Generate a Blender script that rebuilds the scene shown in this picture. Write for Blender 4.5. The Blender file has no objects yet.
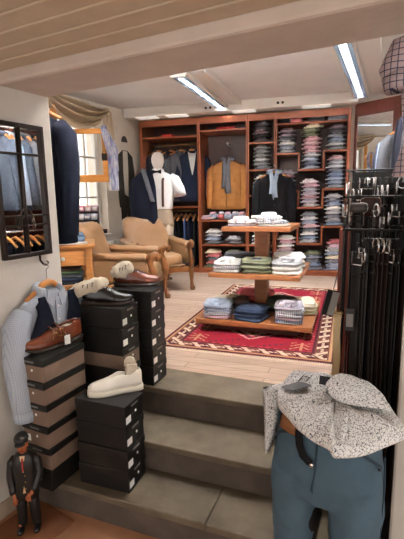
import bpy, bmesh, math, random
from mathutils import Vector, Matrix
random.seed(7)
SC = bpy.context.scene
COL = SC.collection
R = math.radians
PI = math.pi

# ---------------------------------------------------------------- materials
def lin(c):
    c = c / 255.0
    return c / 12.92 if c <= 0.04045 else ((c + 0.055) / 1.055) ** 2.4
def rgb(r, g, b):
    return (lin(r), lin(g), lin(b), 1.0)
def nd(nt, t, **kw):
    n = nt.nodes.new(t)
    for k, v in kw.items():
        setattr(n, k, v)
    return n
def base(name):
    m = bpy.data.materials.new(name)
    m.use_nodes = True
    nt = m.node_tree
    b = nt.nodes['Principled BSDF']
    return m, nt, b
def mat(name, c, rough=.6, metal=0., spec=.4, noise=0., nscale=20., bump=0., bscale=60., stretch=None, c2=None):
    m, nt, b = base(name)
    b.inputs['Roughness'].default_value = rough
    b.inputs['Metallic'].default_value = metal
    b.inputs['Specular IOR Level'].default_value = spec
    col = rgb(*c)
    b.inputs['Base Color'].default_value = col
    if noise or bump or c2:
        tc = nd(nt, 'ShaderNodeTexCoord')
        mp = nd(nt, 'ShaderNodeMapping')
        if stretch:
            mp.inputs['Scale'].default_value = stretch
        nt.links.new(tc.outputs['Object'], mp.inputs['Vector'])
    if noise or c2:
        n = nd(nt, 'ShaderNodeTexNoise')
        n.inputs['Scale'].default_value = nscale
        n.inputs['Detail'].default_value = 4
        nt.links.new(mp.outputs['Vector'], n.inputs['Vector'])
        rp = nd(nt, 'ShaderNodeValToRGB')
        if c2:
            a, z = col, rgb(*c2)
        else:
            a = tuple(x * (1 - noise) for x in col[:3]) + (1,)
            z = tuple(min(1, x * (1 + noise)) for x in col[:3]) + (1,)
        rp.color_ramp.elements[0].position = .32
        rp.color_ramp.elements[1].position = .68
        rp.color_ramp.elements[0].color = a
        rp.color_ramp.elements[1].color = z
        nt.links.new(n.outputs['Fac'], rp.inputs['Fac'])
        nt.links.new(rp.outputs['Color'], b.inputs['Base Color'])
    if bump:
        n2 = nd(nt, 'ShaderNodeTexNoise')
        n2.inputs['Scale'].default_value = bscale
        n2.inputs['Detail'].default_value = 3
        nt.links.new(mp.outputs['Vector'], n2.inputs['Vector'])
        bp = nd(nt, 'ShaderNodeBump')
        bp.inputs['Strength'].default_value = bump
        bp.inputs['Distance'].default_value = .02
        nt.links.new(n2.outputs['Fac'], bp.inputs['Height'])
        nt.links.new(bp.outputs['Normal'], b.inputs['Normal'])
    return m
def emit(name, c, s):
    m, nt, b = base(name)
    b.inputs['Base Color'].default_value = rgb(*c)
    b.inputs['Emission Color'].default_value = rgb(*c)
    b.inputs['Emission Strength'].default_value = s
    return m
def thin_glass(name):
    m, nt, b = base(name)
    tr = nd(nt, 'ShaderNodeBsdfTransparent')
    gl = nd(nt, 'ShaderNodeBsdfGlossy')
    gl.inputs['Roughness'].default_value = .02
    mx = nd(nt, 'ShaderNodeMixShader')
    mx.inputs['Fac'].default_value = .08
    nt.links.new(tr.outputs[0], mx.inputs[1])
    nt.links.new(gl.outputs[0], mx.inputs[2])
    nt.links.new(mx.outputs[0], nt.nodes['Material Output'].inputs['Surface'])
    return m
def checks(name, ground, line, k=40., w=.14, line2=None, rough=.9):
    """woven check: two families of lines over a ground colour, object space"""
    m, nt, b = base(name)
    b.inputs['Roughness'].default_value = rough
    b.inputs['Specular IOR Level'].default_value = .2
    tc = nd(nt, 'ShaderNodeTexCoord')
    sp = nd(nt, 'ShaderNodeSeparateXYZ')
    nt.links.new(tc.outputs['Object'], sp.inputs[0])
    fac = []
    for ax in ('X', 'Z'):
        mu = nd(nt, 'ShaderNodeMath', operation='MULTIPLY'); mu.inputs[1].default_value = k
        nt.links.new(sp.outputs[ax], mu.inputs[0])
        fr = nd(nt, 'ShaderNodeMath', operation='FRACT'); nt.links.new(mu.outputs[0], fr.inputs[0])
        lt = nd(nt, 'ShaderNodeMath', operation='LESS_THAN'); lt.inputs[1].default_value = w
        nt.links.new(fr.outputs[0], lt.inputs[0]); fac.append(lt)
    mx = nd(nt, 'ShaderNodeMath', operation='MAXIMUM')
    nt.links.new(fac[0].outputs[0], mx.inputs[0]); nt.links.new(fac[1].outputs[0], mx.inputs[1])
    mc = nd(nt, 'ShaderNodeMix', data_type='RGBA')
    mc.inputs[6].default_value = rgb(*ground); mc.inputs[7].default_value = rgb(*line)
    nt.links.new(mx.outputs[0], mc.inputs[0])
    nt.links.new(mc.outputs[2], b.inputs['Base Color'])
    return m
def speckle(name, ground, spot, scale=110., thr=.5):
    """small floral sprig print"""
    m, nt, b = base(name)
    b.inputs['Roughness'].default_value = .9
    b.inputs['Specular IOR Level'].default_value = .2
    tc = nd(nt, 'ShaderNodeTexCoord')
    n = nd(nt, 'ShaderNodeTexNoise'); n.inputs['Scale'].default_value = scale; n.inputs['Detail'].default_value = 2
    nt.links.new(tc.outputs['Object'], n.inputs['Vector'])
    v = nd(nt, 'ShaderNodeTexVoronoi', feature='DISTANCE_TO_EDGE'); v.inputs['Scale'].default_value = scale * .8
    nt.links.new(tc.outputs['Object'], v.inputs['Vector'])
    l1 = nd(nt, 'ShaderNodeMath', operation='LESS_THAN'); l1.inputs[1].default_value = .07
    nt.links.new(v.outputs['Distance'], l1.inputs[0])
    l2 = nd(nt, 'ShaderNodeMath', operation='GREATER_THAN'); l2.inputs[1].default_value = thr
    nt.links.new(n.outputs['Fac'], l2.inputs[0])
    mu = nd(nt, 'ShaderNodeMath', operation='MULTIPLY')
    nt.links.new(l1.outputs[0], mu.inputs[0]); nt.links.new(l2.outputs[0], mu.inputs[1])
    mc = nd(nt, 'ShaderNodeMix', data_type='RGBA')
    mc.inputs[6].default_value = rgb(*ground); mc.inputs[7].default_value = rgb(*spot)
    nt.links.new(mu.outputs[0], mc.inputs[0]); nt.links.new(mc.outputs[2], b.inputs['Base Color'])
    return m
def planks(name, c, c2, pw=.12, ang=0.):
    """wood strip floor: brick texture along an angle"""
    m, nt, b = base(name)
    b.inputs['Roughness'].default_value = .45
    tc = nd(nt, 'ShaderNodeTexCoord')
    mp = nd(nt, 'ShaderNodeMapping'); mp.inputs['Rotation'].default_value = (0, 0, ang)
    nt.links.new(tc.outputs['Object'], mp.inputs['Vector'])
    br = nd(nt, 'ShaderNodeTexBrick')
    br.inputs['Color1'].default_value = rgb(*c); br.inputs['Color2'].default_value = rgb(*c2)
    br.inputs['Mortar'].default_value = rgb(*[x * .72 for x in c])
    br.inputs['Scale'].default_value = 1.0
    br.inputs['Brick Width'].default_value = 1.1; br.inputs['Row Height'].default_value = pw
    br.inputs['Mortar Size'].default_value = .0035
    nt.links.new(mp.outputs['Vector'], br.inputs['Vector'])
    mp2 = nd(nt, 'ShaderNodeMapping'); mp2.inputs['Rotation'].default_value = (0, 0, ang); mp2.inputs['Scale'].default_value = (1.2, 22, 1)
    nt.links.new(tc.outputs['Object'], mp2.inputs['Vector'])
    n = nd(nt, 'ShaderNodeTexNoise'); n.inputs['Scale'].default_value = 3; n.inputs['Detail'].default_value = 5
    nt.links.new(mp2.outputs['Vector'], n.inputs['Vector'])
    mc = nd(nt, 'ShaderNodeMix', data_type='RGBA', blend_type='OVERLAY')
    mc.inputs[0].default_value = .45
    nt.links.new(br.outputs['Color'], mc.inputs[6]); nt.links.new(n.outputs['Fac'], mc.inputs[7])
    nt.links.new(mc.outputs[2], b.inputs['Base Color'])
    return m

M = {}
M['plaster'] = mat('plaster_warm_white', (214, 205, 192), .9, noise=.04, nscale=5, bump=.05, bscale=40)
M['plaster_low'] = mat('plaster_grey_white', (205, 199, 190), .9, noise=.05, nscale=6, bump=.05, bscale=40)
M['ceil'] = mat('ceiling_paint', (234, 230, 226), .92, noise=.03, nscale=4)
M['plank_ceiling'] = mat('ceiling_board_paint', (196, 176, 152), .6, noise=.06, nscale=9)
M['bead'] = mat('ceiling_bead_catchlight', (206, 190, 168), .6)  # paler than the boards: light caught at joint edges put into colour
M['beam'] = mat('beam_plaster', (202, 187, 175), .9, noise=.05, nscale=7, bump=.08, bscale=30)
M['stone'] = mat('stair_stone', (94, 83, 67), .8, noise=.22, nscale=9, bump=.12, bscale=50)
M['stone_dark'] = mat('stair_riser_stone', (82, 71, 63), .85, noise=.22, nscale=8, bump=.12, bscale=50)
M['floor_wood'] = planks('oak_strip_floor', (174, 150, 131), (162, 136, 117), .09, R(21.5))
M['floor_low'] = mat('brown_tile_floor', (176, 130, 100), .6, noise=.14, nscale=5)
M['base'] = mat('baseboard_paint', (170, 150, 130), .6)
M['cherry'] = mat('cherry_wood', (142, 74, 42), .42, noise=.20, nscale=5, stretch=(3, 3, 14))
M['cherry_h'] = mat('cherry_wood_board', (144, 76, 44), .42, noise=.18, nscale=5, stretch=(2, 14, 14))
M['cherry_shade'] = mat('cherry_back_shaded', (58, 31, 23), .5, noise=.15, nscale=4, stretch=(10, 10, 1.2))  # darker than the cherry: shade inside the bays put into the colour
M['redbrown'] = mat('red_brown_wood', (92, 40, 28), .45, noise=.18, nscale=5, stretch=(14, 14, 1.5))
M['pine'] = mat('pine_wood', (206, 140, 66), .5, noise=.13, nscale=5, stretch=(3, 3, 10))
M['desk'] = mat('desk_wood', (188, 128, 72), .45, noise=.15, nscale=5, stretch=(2, 10, 10))
M['table'] = mat('table_wood', (150, 94, 56), .4, noise=.14, nscale=5, stretch=(2, 12, 12))
M['hanger'] = mat('hanger_beech', (190, 124, 66), .4, noise=.1, nscale=12)
M['steel'] = mat('polished_steel', (190, 190, 190), .25, metal=1)
M['brass'] = mat('antique_brass', (150, 118, 66), .35, metal=1)
M['black_metal'] = mat('black_metal', (28, 27, 27), .4, metal=.4)
M['iron'] = mat('wrought_iron', (42, 30, 26), .5, metal=.3, noise=.2, nscale=60)
M['mirror'] = mat('mirror_silver', (235, 238, 238), .015, metal=1)
M['glass'] = thin_glass('window_glass')
M['white_paint'] = mat('white_gloss_paint', (236, 234, 228), .4)
M['lamp_white'] = mat('lamp_housing_white', (228, 222, 214), .5)
M['lamp'] = emit('fill_lamp_tube', (244, 249, 255), 18.)  # tube of the added fill lamps behind the beam
M['fill_up'] = emit('added_uplight_tube', (244, 249, 255), 230.)  # tube of the added, unseen uplight
M['lamp_dim'] = emit('fluorescent_tube_behind_louvre', (246, 250, 255), 170.)
M['louvre'] = mat('dark_anodised_louvre', (86, 90, 94), .5, spec=.1)
M['navy'] = mat('navy_wool', (20, 23, 36), .95, spec=.15, noise=.12, nscale=40, bump=.15, bscale=120)
M['navy2'] = mat('navy_waistcoat_wool', (38, 46, 66), .95, spec=.15, noise=.12, nscale=40)
M['charcoal'] = mat('charcoal_wool', (52, 52, 58), .95, spec=.15, noise=.12, nscale=40)
M['greywool'] = mat('grey_wool', (98, 100, 106), .95, spec=.15, noise=.12, nscale=40)
M['bluegrey'] = mat('blue_grey_wool', (78, 86, 100), .95, spec=.15, noise=.12, nscale=40)
M['midblue'] = mat('mid_blue_wool', (66, 82, 120), .95, spec=.15, noise=.12, nscale=40)
M['lightblue'] = mat('light_blue_cotton', (168, 184, 204), .9, spec=.2, noise=.06, nscale=30)
M['blackcloth'] = mat('black_cloth', (24, 24, 27), .95, spec=.15, noise=.15, nscale=40)
M['whitecloth'] = mat('white_cotton', (228, 226, 222), .9, spec=.2, noise=.03, nscale=20, bump=.1, bscale=40)
M['leather_tan'] = mat('tan_suede', (178, 124, 68), .75, spec=.25, noise=.12, nscale=14, bump=.1, bscale=60)
M['chair_leather'] = mat('caramel_leather', (148, 112, 78), .38, spec=.45, noise=.09, nscale=8, bump=.10, bscale=30)
M['chair_wood'] = mat('turned_walnut', (120, 76, 40), .4, noise=.2, nscale=14)
M['black_card'] = mat('black_card', (17, 15, 14), .5, noise=.06, nscale=30)
M['brown_card'] = mat('brown_card', (118, 97, 83), .7, noise=.05, nscale=30)
M['white_label'] = mat('white_label_paper', (226, 224, 220), .7)
M['silver_print'] = mat('silver_print', (120, 118, 114), .5)
M['red'] = mat('red_card', (186, 30, 40), .5)
M['cognac'] = mat('cognac_leather', (98, 44, 20), .28, spec=.5, noise=.28, nscale=10)
M['oxblood'] = mat('oxblood_leather', (92, 44, 28), .25, spec=.55, noise=.25, nscale=10)
M['black_leather'] = mat('black_leather', (22, 21, 22), .25, spec=.55)
M['white_leather'] = mat('white_leather', (226, 220, 208), .5, noise=.03, nscale=12)
M['sole'] = mat('dark_sole', (40, 28, 20), .6)
M['white_sole'] = mat('white_rubber', (222, 214, 198), .6)
M['lining'] = mat('shoe_lining', (70, 62, 54), .9)
M['tissue'] = mat('tissue_paper', (196, 184, 164), .9, noise=.06, nscale=20, bump=.3, bscale=40)
M['ink'] = mat('dark_ink', (40, 40, 46), .8)
M['belt_black'] = mat('belt_black_leather', (19, 17, 17), .45, spec=.3)
M['belt_brown'] = mat('belt_brown_leather', (58, 34, 24), .35, spec=.5)
M['belt_dark'] = mat('belt_dark_brown_leather', (32, 21, 18), .45, spec=.3)
M['belt_cream'] = mat('belt_cream_leather', (206, 184, 142), .4)
M['trouser'] = mat('petrol_blue_twill', (70, 90, 103), .9, spec=.2, noise=.10, nscale=9, bump=.12, bscale=220)
M['trouser_dark'] = mat('petrol_blue_twill_seam', (48, 62, 73), .9, spec=.2)
M['patch'] = mat('tan_leather_patch', (128, 84, 52), .55, noise=.1, nscale=30)
M['print'] = speckle('sprig_print_cotton', (216, 216, 214), (78, 82, 94), 150., .48)
M['greytag'] = mat('grey_card_tag', (96, 96, 98), .6)
M['shirt_check'] = checks('fine_blue_check_shirting', (176, 182, 190), (154, 163, 178), 130., .3)
M['plaid'] = checks('mauve_windowpane_check', (172, 156, 160), (62, 66, 88), 56., .15)
M['curtain'] = mat('sand_drape_fabric', (188, 168, 142), .9, spec=.15, noise=.07, nscale=12)
M['scarf'] = mat('blue_white_scarf', (222, 222, 226), .9, nscale=9, stretch=(5, 1, 1), c2=(120, 130, 186))
M['greyscarf'] = checks('grey_stripe_scarf', (150, 154, 162), (84, 88, 98), 60., .4)
M['skin'] = mat('painted_wood_skin', (160, 88, 52), .5, noise=.1, nscale=40)
M['bronze_black'] = mat('painted_black_coat', (28, 25, 23), .4, noise=.25, nscale=20)
M['cap'] = mat('painted_cap', (32, 32, 31), .5, noise=.15, nscale=20)
M['mat'] = mat('brown_floor_board', (120, 74, 44), .7, noise=.1, nscale=12)
M['egg'] = mat('mannequin_white', (224, 214, 204), .5)
M['beige'] = mat('beige_trouser_cloth', (168, 150, 130), .9, noise=.05, nscale=20)
M['braces'] = mat('brown_braces', (92, 62, 50), .7)
M['denim'] = mat('pale_denim', (104, 130, 156), .9, noise=.12, nscale=16)
M['denim_dark'] = mat('dark_denim', (40, 52, 74), .9, noise=.12, nscale=20)
M['olive'] = mat('olive_twill', (116, 120, 98), .9, noise=.08, nscale=20)
M['decal_coat'] = mat('decal_dark_olive', (44, 40, 32), .8)
M['decal_pale'] = mat('decal_pale', (214, 208, 196), .8)

# ---------------------------------------------------------------- mesh builder
class MB:
    def __init__(self):
        self.bm = bmesh.new()
        self.mi = 0
    def face(self, vs):
        try:
            f = self.bm.faces.new(vs)
            f.material_index = self.mi
            f.smooth = True
            return f
        except ValueError:
            return None
    def box(self, x0, x1, y0, y1, z0, z1, m=None):
        P = [(x0, y0, z0), (x1, y0, z0), (x1, y1, z0), (x0, y1, z0), (x0, y0, z1), (x1, y0, z1), (x1, y1, z1), (x0, y1, z1)]
        v = [self.bm.verts.new((m @ Vector(p)) if m else p) for p in P]
        for q in ((3, 2, 1, 0), (4, 5, 6, 7), (0, 1, 5, 4), (1, 2, 6, 5), (2, 3, 7, 6), (3, 0, 4, 7)):
            f = self.face([v[i] for i in q])
            if f: f.smooth = False
        return self
    def cbox(self, c, s, rot=None):
        m = Matrix.Translation(Vector(c))
        if rot is not None:
            m = m @ rot.to_4x4()
        return self.box(-s[0] / 2, s[0] / 2, -s[1] / 2, s[1] / 2, -s[2] / 2, s[2] / 2, m)
    def loft(self, rings, cap=True, close=True):
        vr = [[self.bm.verts.new(p) for p in r] for r in rings]
        n = len(vr[0])
        for a, b in zip(vr, vr[1:]):
            for i in range(n if close else n - 1):
                j = (i + 1) % n
                self.face([a[i], a[j], b[j], b[i]])
        if cap and close:
            self.face(list(reversed(vr[0])))
            self.face(vr[-1])
        return self
    def tube(self, pts, r, seg=8, flat=1.0, cap=True, up=None):
        pts = [Vector(p) for p in pts]
        if not isinstance(r, (list, tuple)):
            r = [r] * len(pts)
        rings = []
        up0 = Vector(up) if up else None
        prev = None
        for i, p in enumerate(pts):
            t = (pts[min(i + 1, len(pts) - 1)] - pts[max(i - 1, 0)])
            if t.length < 1e-9: t = Vector((0, 0, 1))
            t.normalize()
            if prev is None:
                a = up0 or (Vector((0, 0, 1)) if abs(t.z) < .9 else Vector((0, 1, 0)))
            else:
                a = prev
            u = a - t * a.dot(t)
            if u.length < 1e-6:
                u = t.orthogonal()
            u.normalize(); prev = u
            w = t.cross(u)
            rings.append([p + u * (r[i] * flat * math.cos(2 * PI * k / seg)) + w * (r[i] * math.sin(2 * PI * k / seg)) for k in range(seg)])
        return self.loft(rings, cap)
    def lathe(self, prof, seg=16, c=(0, 0, 0)):
        rings = [[(c[0] + max(r, 1e-4) * math.cos(2 * PI * k / seg), c[1] + max(r, 1e-4) * math.sin(2 * PI * k / seg), c[2] + z) for k in range(seg)] for r, z in prof]
        return self.loft(rings)
    def prism(self, poly, fn, d):
        """poly 2D (a,b); fn(a,b,depth)->xyz"""
        v0 = [self.bm.verts.new(fn(a, b, 0)) for a, b in poly]
        v1 = [self.bm.verts.new(fn(a, b, d)) for a, b in poly]
        n = len(poly)
        for f in (self.face(list(reversed(v0))), self.face(v1)):
            if f: f.smooth = False
        for i in range(n):
            j = (i + 1) % n
            f = self.face([v0[i], v0[j], v1[j], v1[i]])
            if f: f.smooth = False
        return self
    def sell(self, c, s, e=.5, nu=20, nv=10, rot=None, wob=0., seed=0):
        """superellipsoid cushion / slab; s are half sizes"""
        rnd = random.Random(seed)
        ph = [rnd.uniform(0, 6.28) for _ in range(4)]
        def pw(v, k): return math.copysign(abs(v) ** k, v)
        rings = []
        for j in range(nv + 1):
            phi = -PI / 2 + PI * j / nv
            phi = max(min(phi, PI / 2 - .02), -PI / 2 + .02)
            ring = []
            for i in range(nu):
                th = 2 * PI * i / nu
                x = pw(math.cos(phi), e) * pw(math.cos(th), e)
                y = pw(math.cos(phi), e) * pw(math.sin(th), e)
                z = pw(math.sin(phi), e)
                p = Vector((x * s[0], y * s[1], z * s[2]))
                if wob:
                    p.z += wob * (math.sin(7 * x + ph[0]) * math.cos(6 * y + ph[1]))
                    p.x += wob * math.sin(5 * y + ph[2]) * .8
                    p.y += wob * math.sin(6 * x + ph[3]) * .8
                if rot is not None: p = rot @ p
                ring.append(p + Vector(c))
            rings.append(ring)
        return self.loft(rings)
    def grid(self, fn, nu, nv):
        v = [[self.bm.verts.new(fn(i / nu, j / nv)) for i in range(nu + 1)] for j in range(nv + 1)]
        for j in range(nv):
            for i in range(nu):
                self.face([v[j][i], v[j][i + 1], v[j + 1][i + 1], v[j + 1][i]])
        return self
    def build(self, name, m, parent=None, flat=False, bevel=0., sub=0, solid=0., loc=None, rotz=0., keep=False):
        bmesh.ops.recalc_face_normals(self.bm, faces=self.bm.faces) if not keep else None
        me = bpy.data.meshes.new(name)
        self.bm.to_mesh(me); self.bm.free()
        for mm in (m if isinstance(m, (list, tuple)) else [m]):
            me.materials.append(mm)
        if flat:
            for p in me.polygons: p.use_smooth = False
        o = bpy.data.objects.new(name, me)
        COL.objects.link(o)
        if parent: o.parent = parent
        if loc: o.location = loc
        if rotz: o.rotation_euler = (0, 0, rotz)
        if solid:
            s = o.modifiers.new('thickness', 'SOLIDIFY'); s.thickness = solid; s.offset = 0
        if bevel:
            b = o.modifiers.new('bevel', 'BEVEL'); b.width = bevel; b.segments = 2; b.limit_method = 'ANGLE'; b.angle_limit = R(40)
        if sub:
            s = o.modifiers.new('smooth', 'SUBSURF'); s.levels = sub; s.render_levels = sub
        return o

def tag(o, label=None, cat=None, group=None, kind=None):
    if label: o['label'] = label
    if cat: o['category'] = cat
    if group: o['group'] = group
    if kind: o['kind'] = kind
    return o
def thing(name, label, cat, loc=(0, 0, 0), rotz=0., group=None):
    o = bpy.data.objects.new(name, None)
    o.empty_display_size = .05
    COL.objects.link(o)
    o.location = loc; o.rotation_euler = (0, 0, rotz)
    return tag(o, label, cat, group)
def struct(o):
    o['kind'] = 'structure'
    return o
def kids(o):
    return [c for c in bpy.data.objects if c.parent == o]
def copy_tree(o, parent=None):
    c = o.copy(); COL.objects.link(c)
    if parent:
        c.parent = parent
    for ch in kids(o): copy_tree(ch, c)
    return c
def paint(o, m):
    """give one copy its own colour without touching the shared mesh"""
    for s in o.material_slots:
        s.link = 'OBJECT'
    o.material_slots[0].material = m
ORD = ['topmost', 'second from top', 'third from top', 'fourth from top', 'fifth from top', 'sixth from top', 'seventh from top', 'eighth from top', 'ninth from top', 'tenth from top', 'eleventh from top', 'twelfth from top']
def world(root, p):
    """local point of a thing to world"""
    c, s = math.cos(root.rotation_euler.z), math.sin(root.rotation_euler.z)
    return (root.location.x + c * p[0] - s * p[1], root.location.y + s * p[0] + c * p[1], root.location.z + p[2])
M['lamp_soft'] = emit('soft_lens', (255, 248, 238), .13)
M['redboard'] = mat('red_brown_board', (112, 46, 30), .45, noise=.15, nscale=5, stretch=(14, 14, 1.5))
EXPOSURE = 1.9
WORLD = 0.6
# ---------------------------------------------------------------- camera
HC = 1.63
cam = bpy.data.cameras.new('camera')
cam.sensor_fit = 'VERTICAL'; cam.sensor_height = 24.0; cam.lens = 420.0 / 539.0 * 24.0
cam.clip_start = .02
co = bpy.data.objects.new('camera', cam); COL.objects.link(co)
p_, r_ = R(9.8), R(1.02)
F = Vector((0, math.cos(p_), -math.sin(p_))); R0 = Vector((1, 0, 0)); U0 = Vector((0, math.sin(p_), math.cos(p_)))
XI = R0 * math.cos(r_) - U0 * math.sin(r_); YU = R0 * math.sin(r_) + U0 * math.cos(r_)
mw = Matrix.Identity(4)
for i in range(3):
    mw[i][0], mw[i][1], mw[i][2] = XI[i], YU[i], -F[i]
mw[2][3] = HC
co.matrix_world = mw
SC.camera = co
SC.view_settings.view_transform = 'Standard'; SC.view_settings.look = 'None'; SC.view_settings.gamma = 1
SC.view_settings.exposure = EXPOSURE
w = bpy.data.worlds.new('daylight'); SC.world = w; w.use_nodes = True
bg = w.node_tree.nodes['Background']; bg.inputs[0].default_value = (1, .965, .92, 1); bg.inputs[1].default_value = WORLD

# ---------------------------------------------------------------- setting
UP = .51                     # upper shop floor
CZ = 2.87                    # upper ceiling
SA = R(-21.5)                # direction of the steps
e_ = Vector((math.cos(SA), math.sin(SA), 0)); n_ = Vector((-math.sin(SA), math.cos(SA), 0))
def st(u, n, z): return e_ * u + n_ * n + Vector((0, 0, z))
def stbox(mb, u0, u1, n0, n1, z0, z1):
    P = [st(u, n, z) for z in (z0, z1) for u, n in ((u0, n0), (u1, n0), (u1, n1), (u0, n1))]
    v = [mb.bm.verts.new(p) for p in P]
    for q in ((3, 2, 1, 0), (4, 5, 6, 7), (0, 1, 5, 4), (1, 2, 6, 5), (2, 3, 7, 6), (3, 0, 4, 7)):
        f = mb.face([v[i] for i in q]); f.smooth = False
b = MB(); b.box(-4, 3, -3, 3, -.1, 0); struct(b.build('floor', M['floor_low']))
for k, (n0, z) in enumerate(((1.555, .17), (1.805, .34), (2.083, .51))):
    b = MB()
    n1 = 2.65 if k < 2 else 2.3745
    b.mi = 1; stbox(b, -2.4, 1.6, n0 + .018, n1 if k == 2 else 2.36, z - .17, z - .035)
    b.mi = 0
    us = (-2.4, -.62 + .33 * k, .75 - .2 * k, 1.6)
    for u0, u1 in zip(us, us[1:]):
        stbox(b, u0 + .0006, u1 - .0006, n0, n1 if k == 2 else 2.36, z - .035, z)
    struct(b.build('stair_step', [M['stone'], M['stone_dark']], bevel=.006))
b = MB(); stbox(b, -3.6, 3.4, 2.375, 7.5, .40, UP); struct(b.build('floor_upper', M['floor_wood']))

# left wall of the lower room: runs along (.475,.88), planks and beam run across it
wd = Vector((.475, .88, 0)); wn = Vector((.88, -.475, 0))
W0 = Vector((-1.014, 2.039, 0))
tE = .42                      # corner of the wall along wd
def lw(t, off, z): return W0 + wd * t + wn * off + Vector((0, 0, z))
def obox(mb, fn, a0, a1, b0, b1, c0, c1):
    v = [mb.bm.verts.new(fn(a, bb, c)) for c in (c0, c1) for a, bb in ((a0, b0), (a1, b0), (a1, b1), (a0, b1))]
    for q in ((3, 2, 1, 0), (4, 5, 6, 7), (0, 1, 5, 4), (1, 2, 6, 5), (2, 3, 7, 6), (3, 0, 4, 7)):
        f = mb.face([v[i] for i in q]); f.smooth = False
b = MB(); obox(b, lw, -2.6, tE, -.35, 0, 0, 2.224); struct(b.build('wall_left', M['plaster_low'], bevel=.012))
b = MB(); obox(b, lw, -2.6, .10, .0, .014, 0, .085); struct(b.build('baseboard_left', M['base']))
b = MB(); obox(b, lw, tE - .02, tE + .12, -3.2, -.3, 0, CZ); struct(b.build('wall_recess', M['plaster']))
# beam
b = MB(); obox(b, lw, .10, tE + .0, -1.6, 4.2, 2.175, 2.9); struct(b.build('ceiling_beam', M['beam'], bevel=.015))
# boarded ceiling of the lower room: boards with a raised bead between
b = MB()
b.mi = 0; obox(b, lw, -4.5, .1, -1.6, 4.2, 2.232, 2.32)
t = .1
while t > -4.3:
    b.mi = 0; obox(b, lw, t - .094, t - .006, -1.6, 4.2, 2.226, 2.234)
    b.mi = 1; obox(b, lw, t - .102, t - .094, -1.6, 4.2, 2.2235, 2.234)
    t -= .102
struct(b.build('ceiling_lower', [M['plank_ceiling'], M['bead']]))
# upper ceiling
b = MB(); obox(b, lw, tE - .05, 6.6, -2.12, 4.2, CZ, CZ + .08); obox(b, lw, tE - .05, 2.2, -3.4, -2.12, CZ, CZ + .08); struct(b.build('ceiling', M['ceil']))

# window wall (parallel to left wall), parameter t from the wardrobe corner back towards the camera
WP = Vector((-1.0, 6.45, 0)); wdb = -wd
def ww(t, off, z): return WP + wdb * t + wn * off + Vector((0, 0, z))
b = MB()
T0, T1, ZS, ZT = .62, 1.62, 1.13, 2.72
obox(b, ww, -1.0, T0, -.2, 0, .4, CZ); obox(b, ww, T1, 4.2, -.2, 0, .4, CZ)
obox(b, ww, T0, T1, -.2, 0, .4, ZS); obox(b, ww, T0, T1, -.2, 0, ZT, CZ)
struct(b.build('wall_window', M['plaster']))
b = MB(); obox(b, ww, T0 - .02, T1 + .02, -.19, .035, ZS, ZS + .025); struct(b.build('trim_sill', M['white_paint'], bevel=.006))
# outer window in the reveal
wf = MB()
for a0, a1, c0, c1 in ((T0, T0 + .06, ZS + .025, ZT), (T1 - .06, T1, ZS + .025, ZT), (T0, T1, ZT - .06, ZT), (T0, T1, ZS + .025, ZS + .085), (1.085, 1.155, ZS, ZT)):
    obox(wf, ww, a0, a1, -.18, -.12, c0, c1)
for a in (.86, 1.38):
    obox(wf, ww, a - .012, a + .012, -.165, -.135, ZS + .05, ZT - .05)
for c in (1.65, 2.18):
    obox(wf, ww, T0, T1, -.165, -.135, c - .012, c + .012)
win = struct(wf.build('window_1', M['white_paint']))
g = MB(); obox(g, ww, T0 + .03, T1 - .03, -.152, -.148, ZS + .05, ZT - .03); g.build('pane', M['glass'], win)
# wall behind wardrobe and right side
LP = Vector((-.89, 6.42, 0)); ca = Vector((.968, -.2504, 0)); cn = Vector((.2504, .968, 0))
def cl(s, d, z): return LP + ca * s + cn * d + Vector((0, 0, z))
b = MB(); obox(b, cl, -1.2, 4.3, .60, .75, .4, CZ); struct(b.build('wall_back', M['plaster']))
# pillar on the right beside the steps
pd = Vector((.50, .866, 0)); pn = Vector((.866, -.50, 0)); PP = Vector((.692, 1.40, 0))
def pl(t, off, z): return PP + pd * t + pn * off + Vector((0, 0, z))
b = MB(); obox(b, pl, 0, .42, 0, .9, 0, 2.15); struct(b.build('wall_pillar', M['plaster_low'], bevel=.01))
# right wall of the upper room
rd = Vector((.30, .954, 0)); rn = Vector((-.954, .30, 0)); RP = Vector((1.72, 2.0, 0))
def rw(t, off, z): return RP + rd * t + rn * off + Vector((0, 0, z))
b = MB(); obox(b, rw, -.1, 3.6, -.12, 0, .4, CZ); struct(b.build('wall_right', M['plaster']))

# ---------------------------------------------------------------- fluorescent lamps
def louvre_lamp(label, p, ang, L, tm='lamp_dim'):
    t = thing('ceiling_lamp', label, 'lamp', (p[0], p[1], CZ), ang, 'louvred fluorescent ceiling lamps')
    h = MB()
    h.box(0, L, -.20, -.02, -.05, -.001); h.box(0, L, -.02, .16, -.012, -.001)
    h.build('housing', M['lamp_white'], t, bevel=.006)
    h = MB()
    h.box(0, L, -.02, .0, -.085, -.012); h.box(0, L, .14, .16, -.085, -.012)
    h.box(-.0, .02, -.02, .16, -.085, -.012); h.box(L - .02, L, -.02, .16, -.085, -.012)
    h.box(.02 + L * .0, L, -.2, -.19, -.062, -.05)
    h.build('frame', M['lamp_white'], t)
    h = MB(); h.box(0.02, L - .02, .0005, .003, -.084, -.013); h.box(0.02, L - .02, .137, .1395, -.084, -.013); h.box(.02, L - .02, .003, .137, -.0155, -.0125); h.build('reflector', M['louvre'], t)
    tb = MB(); tb.tube([(.05, .07, -.032), (L - .05, .07, -.032)], .013, 10); tb.build('tube', M[tm], t)
    lv = MB()
    n = int(L / .036)
    for i in range(1, n):
        x = i * L / n
        lv.box(x - .002, x + .002, .0, .14, -.084, -.050)
    lv.box(.03, L - .03, .034, .037, -.085, -.055); lv.box(.03, L - .03, .103, .106, -.085, -.055)
    lv.build('louvre', M['louvre'], t)
    return t
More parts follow.
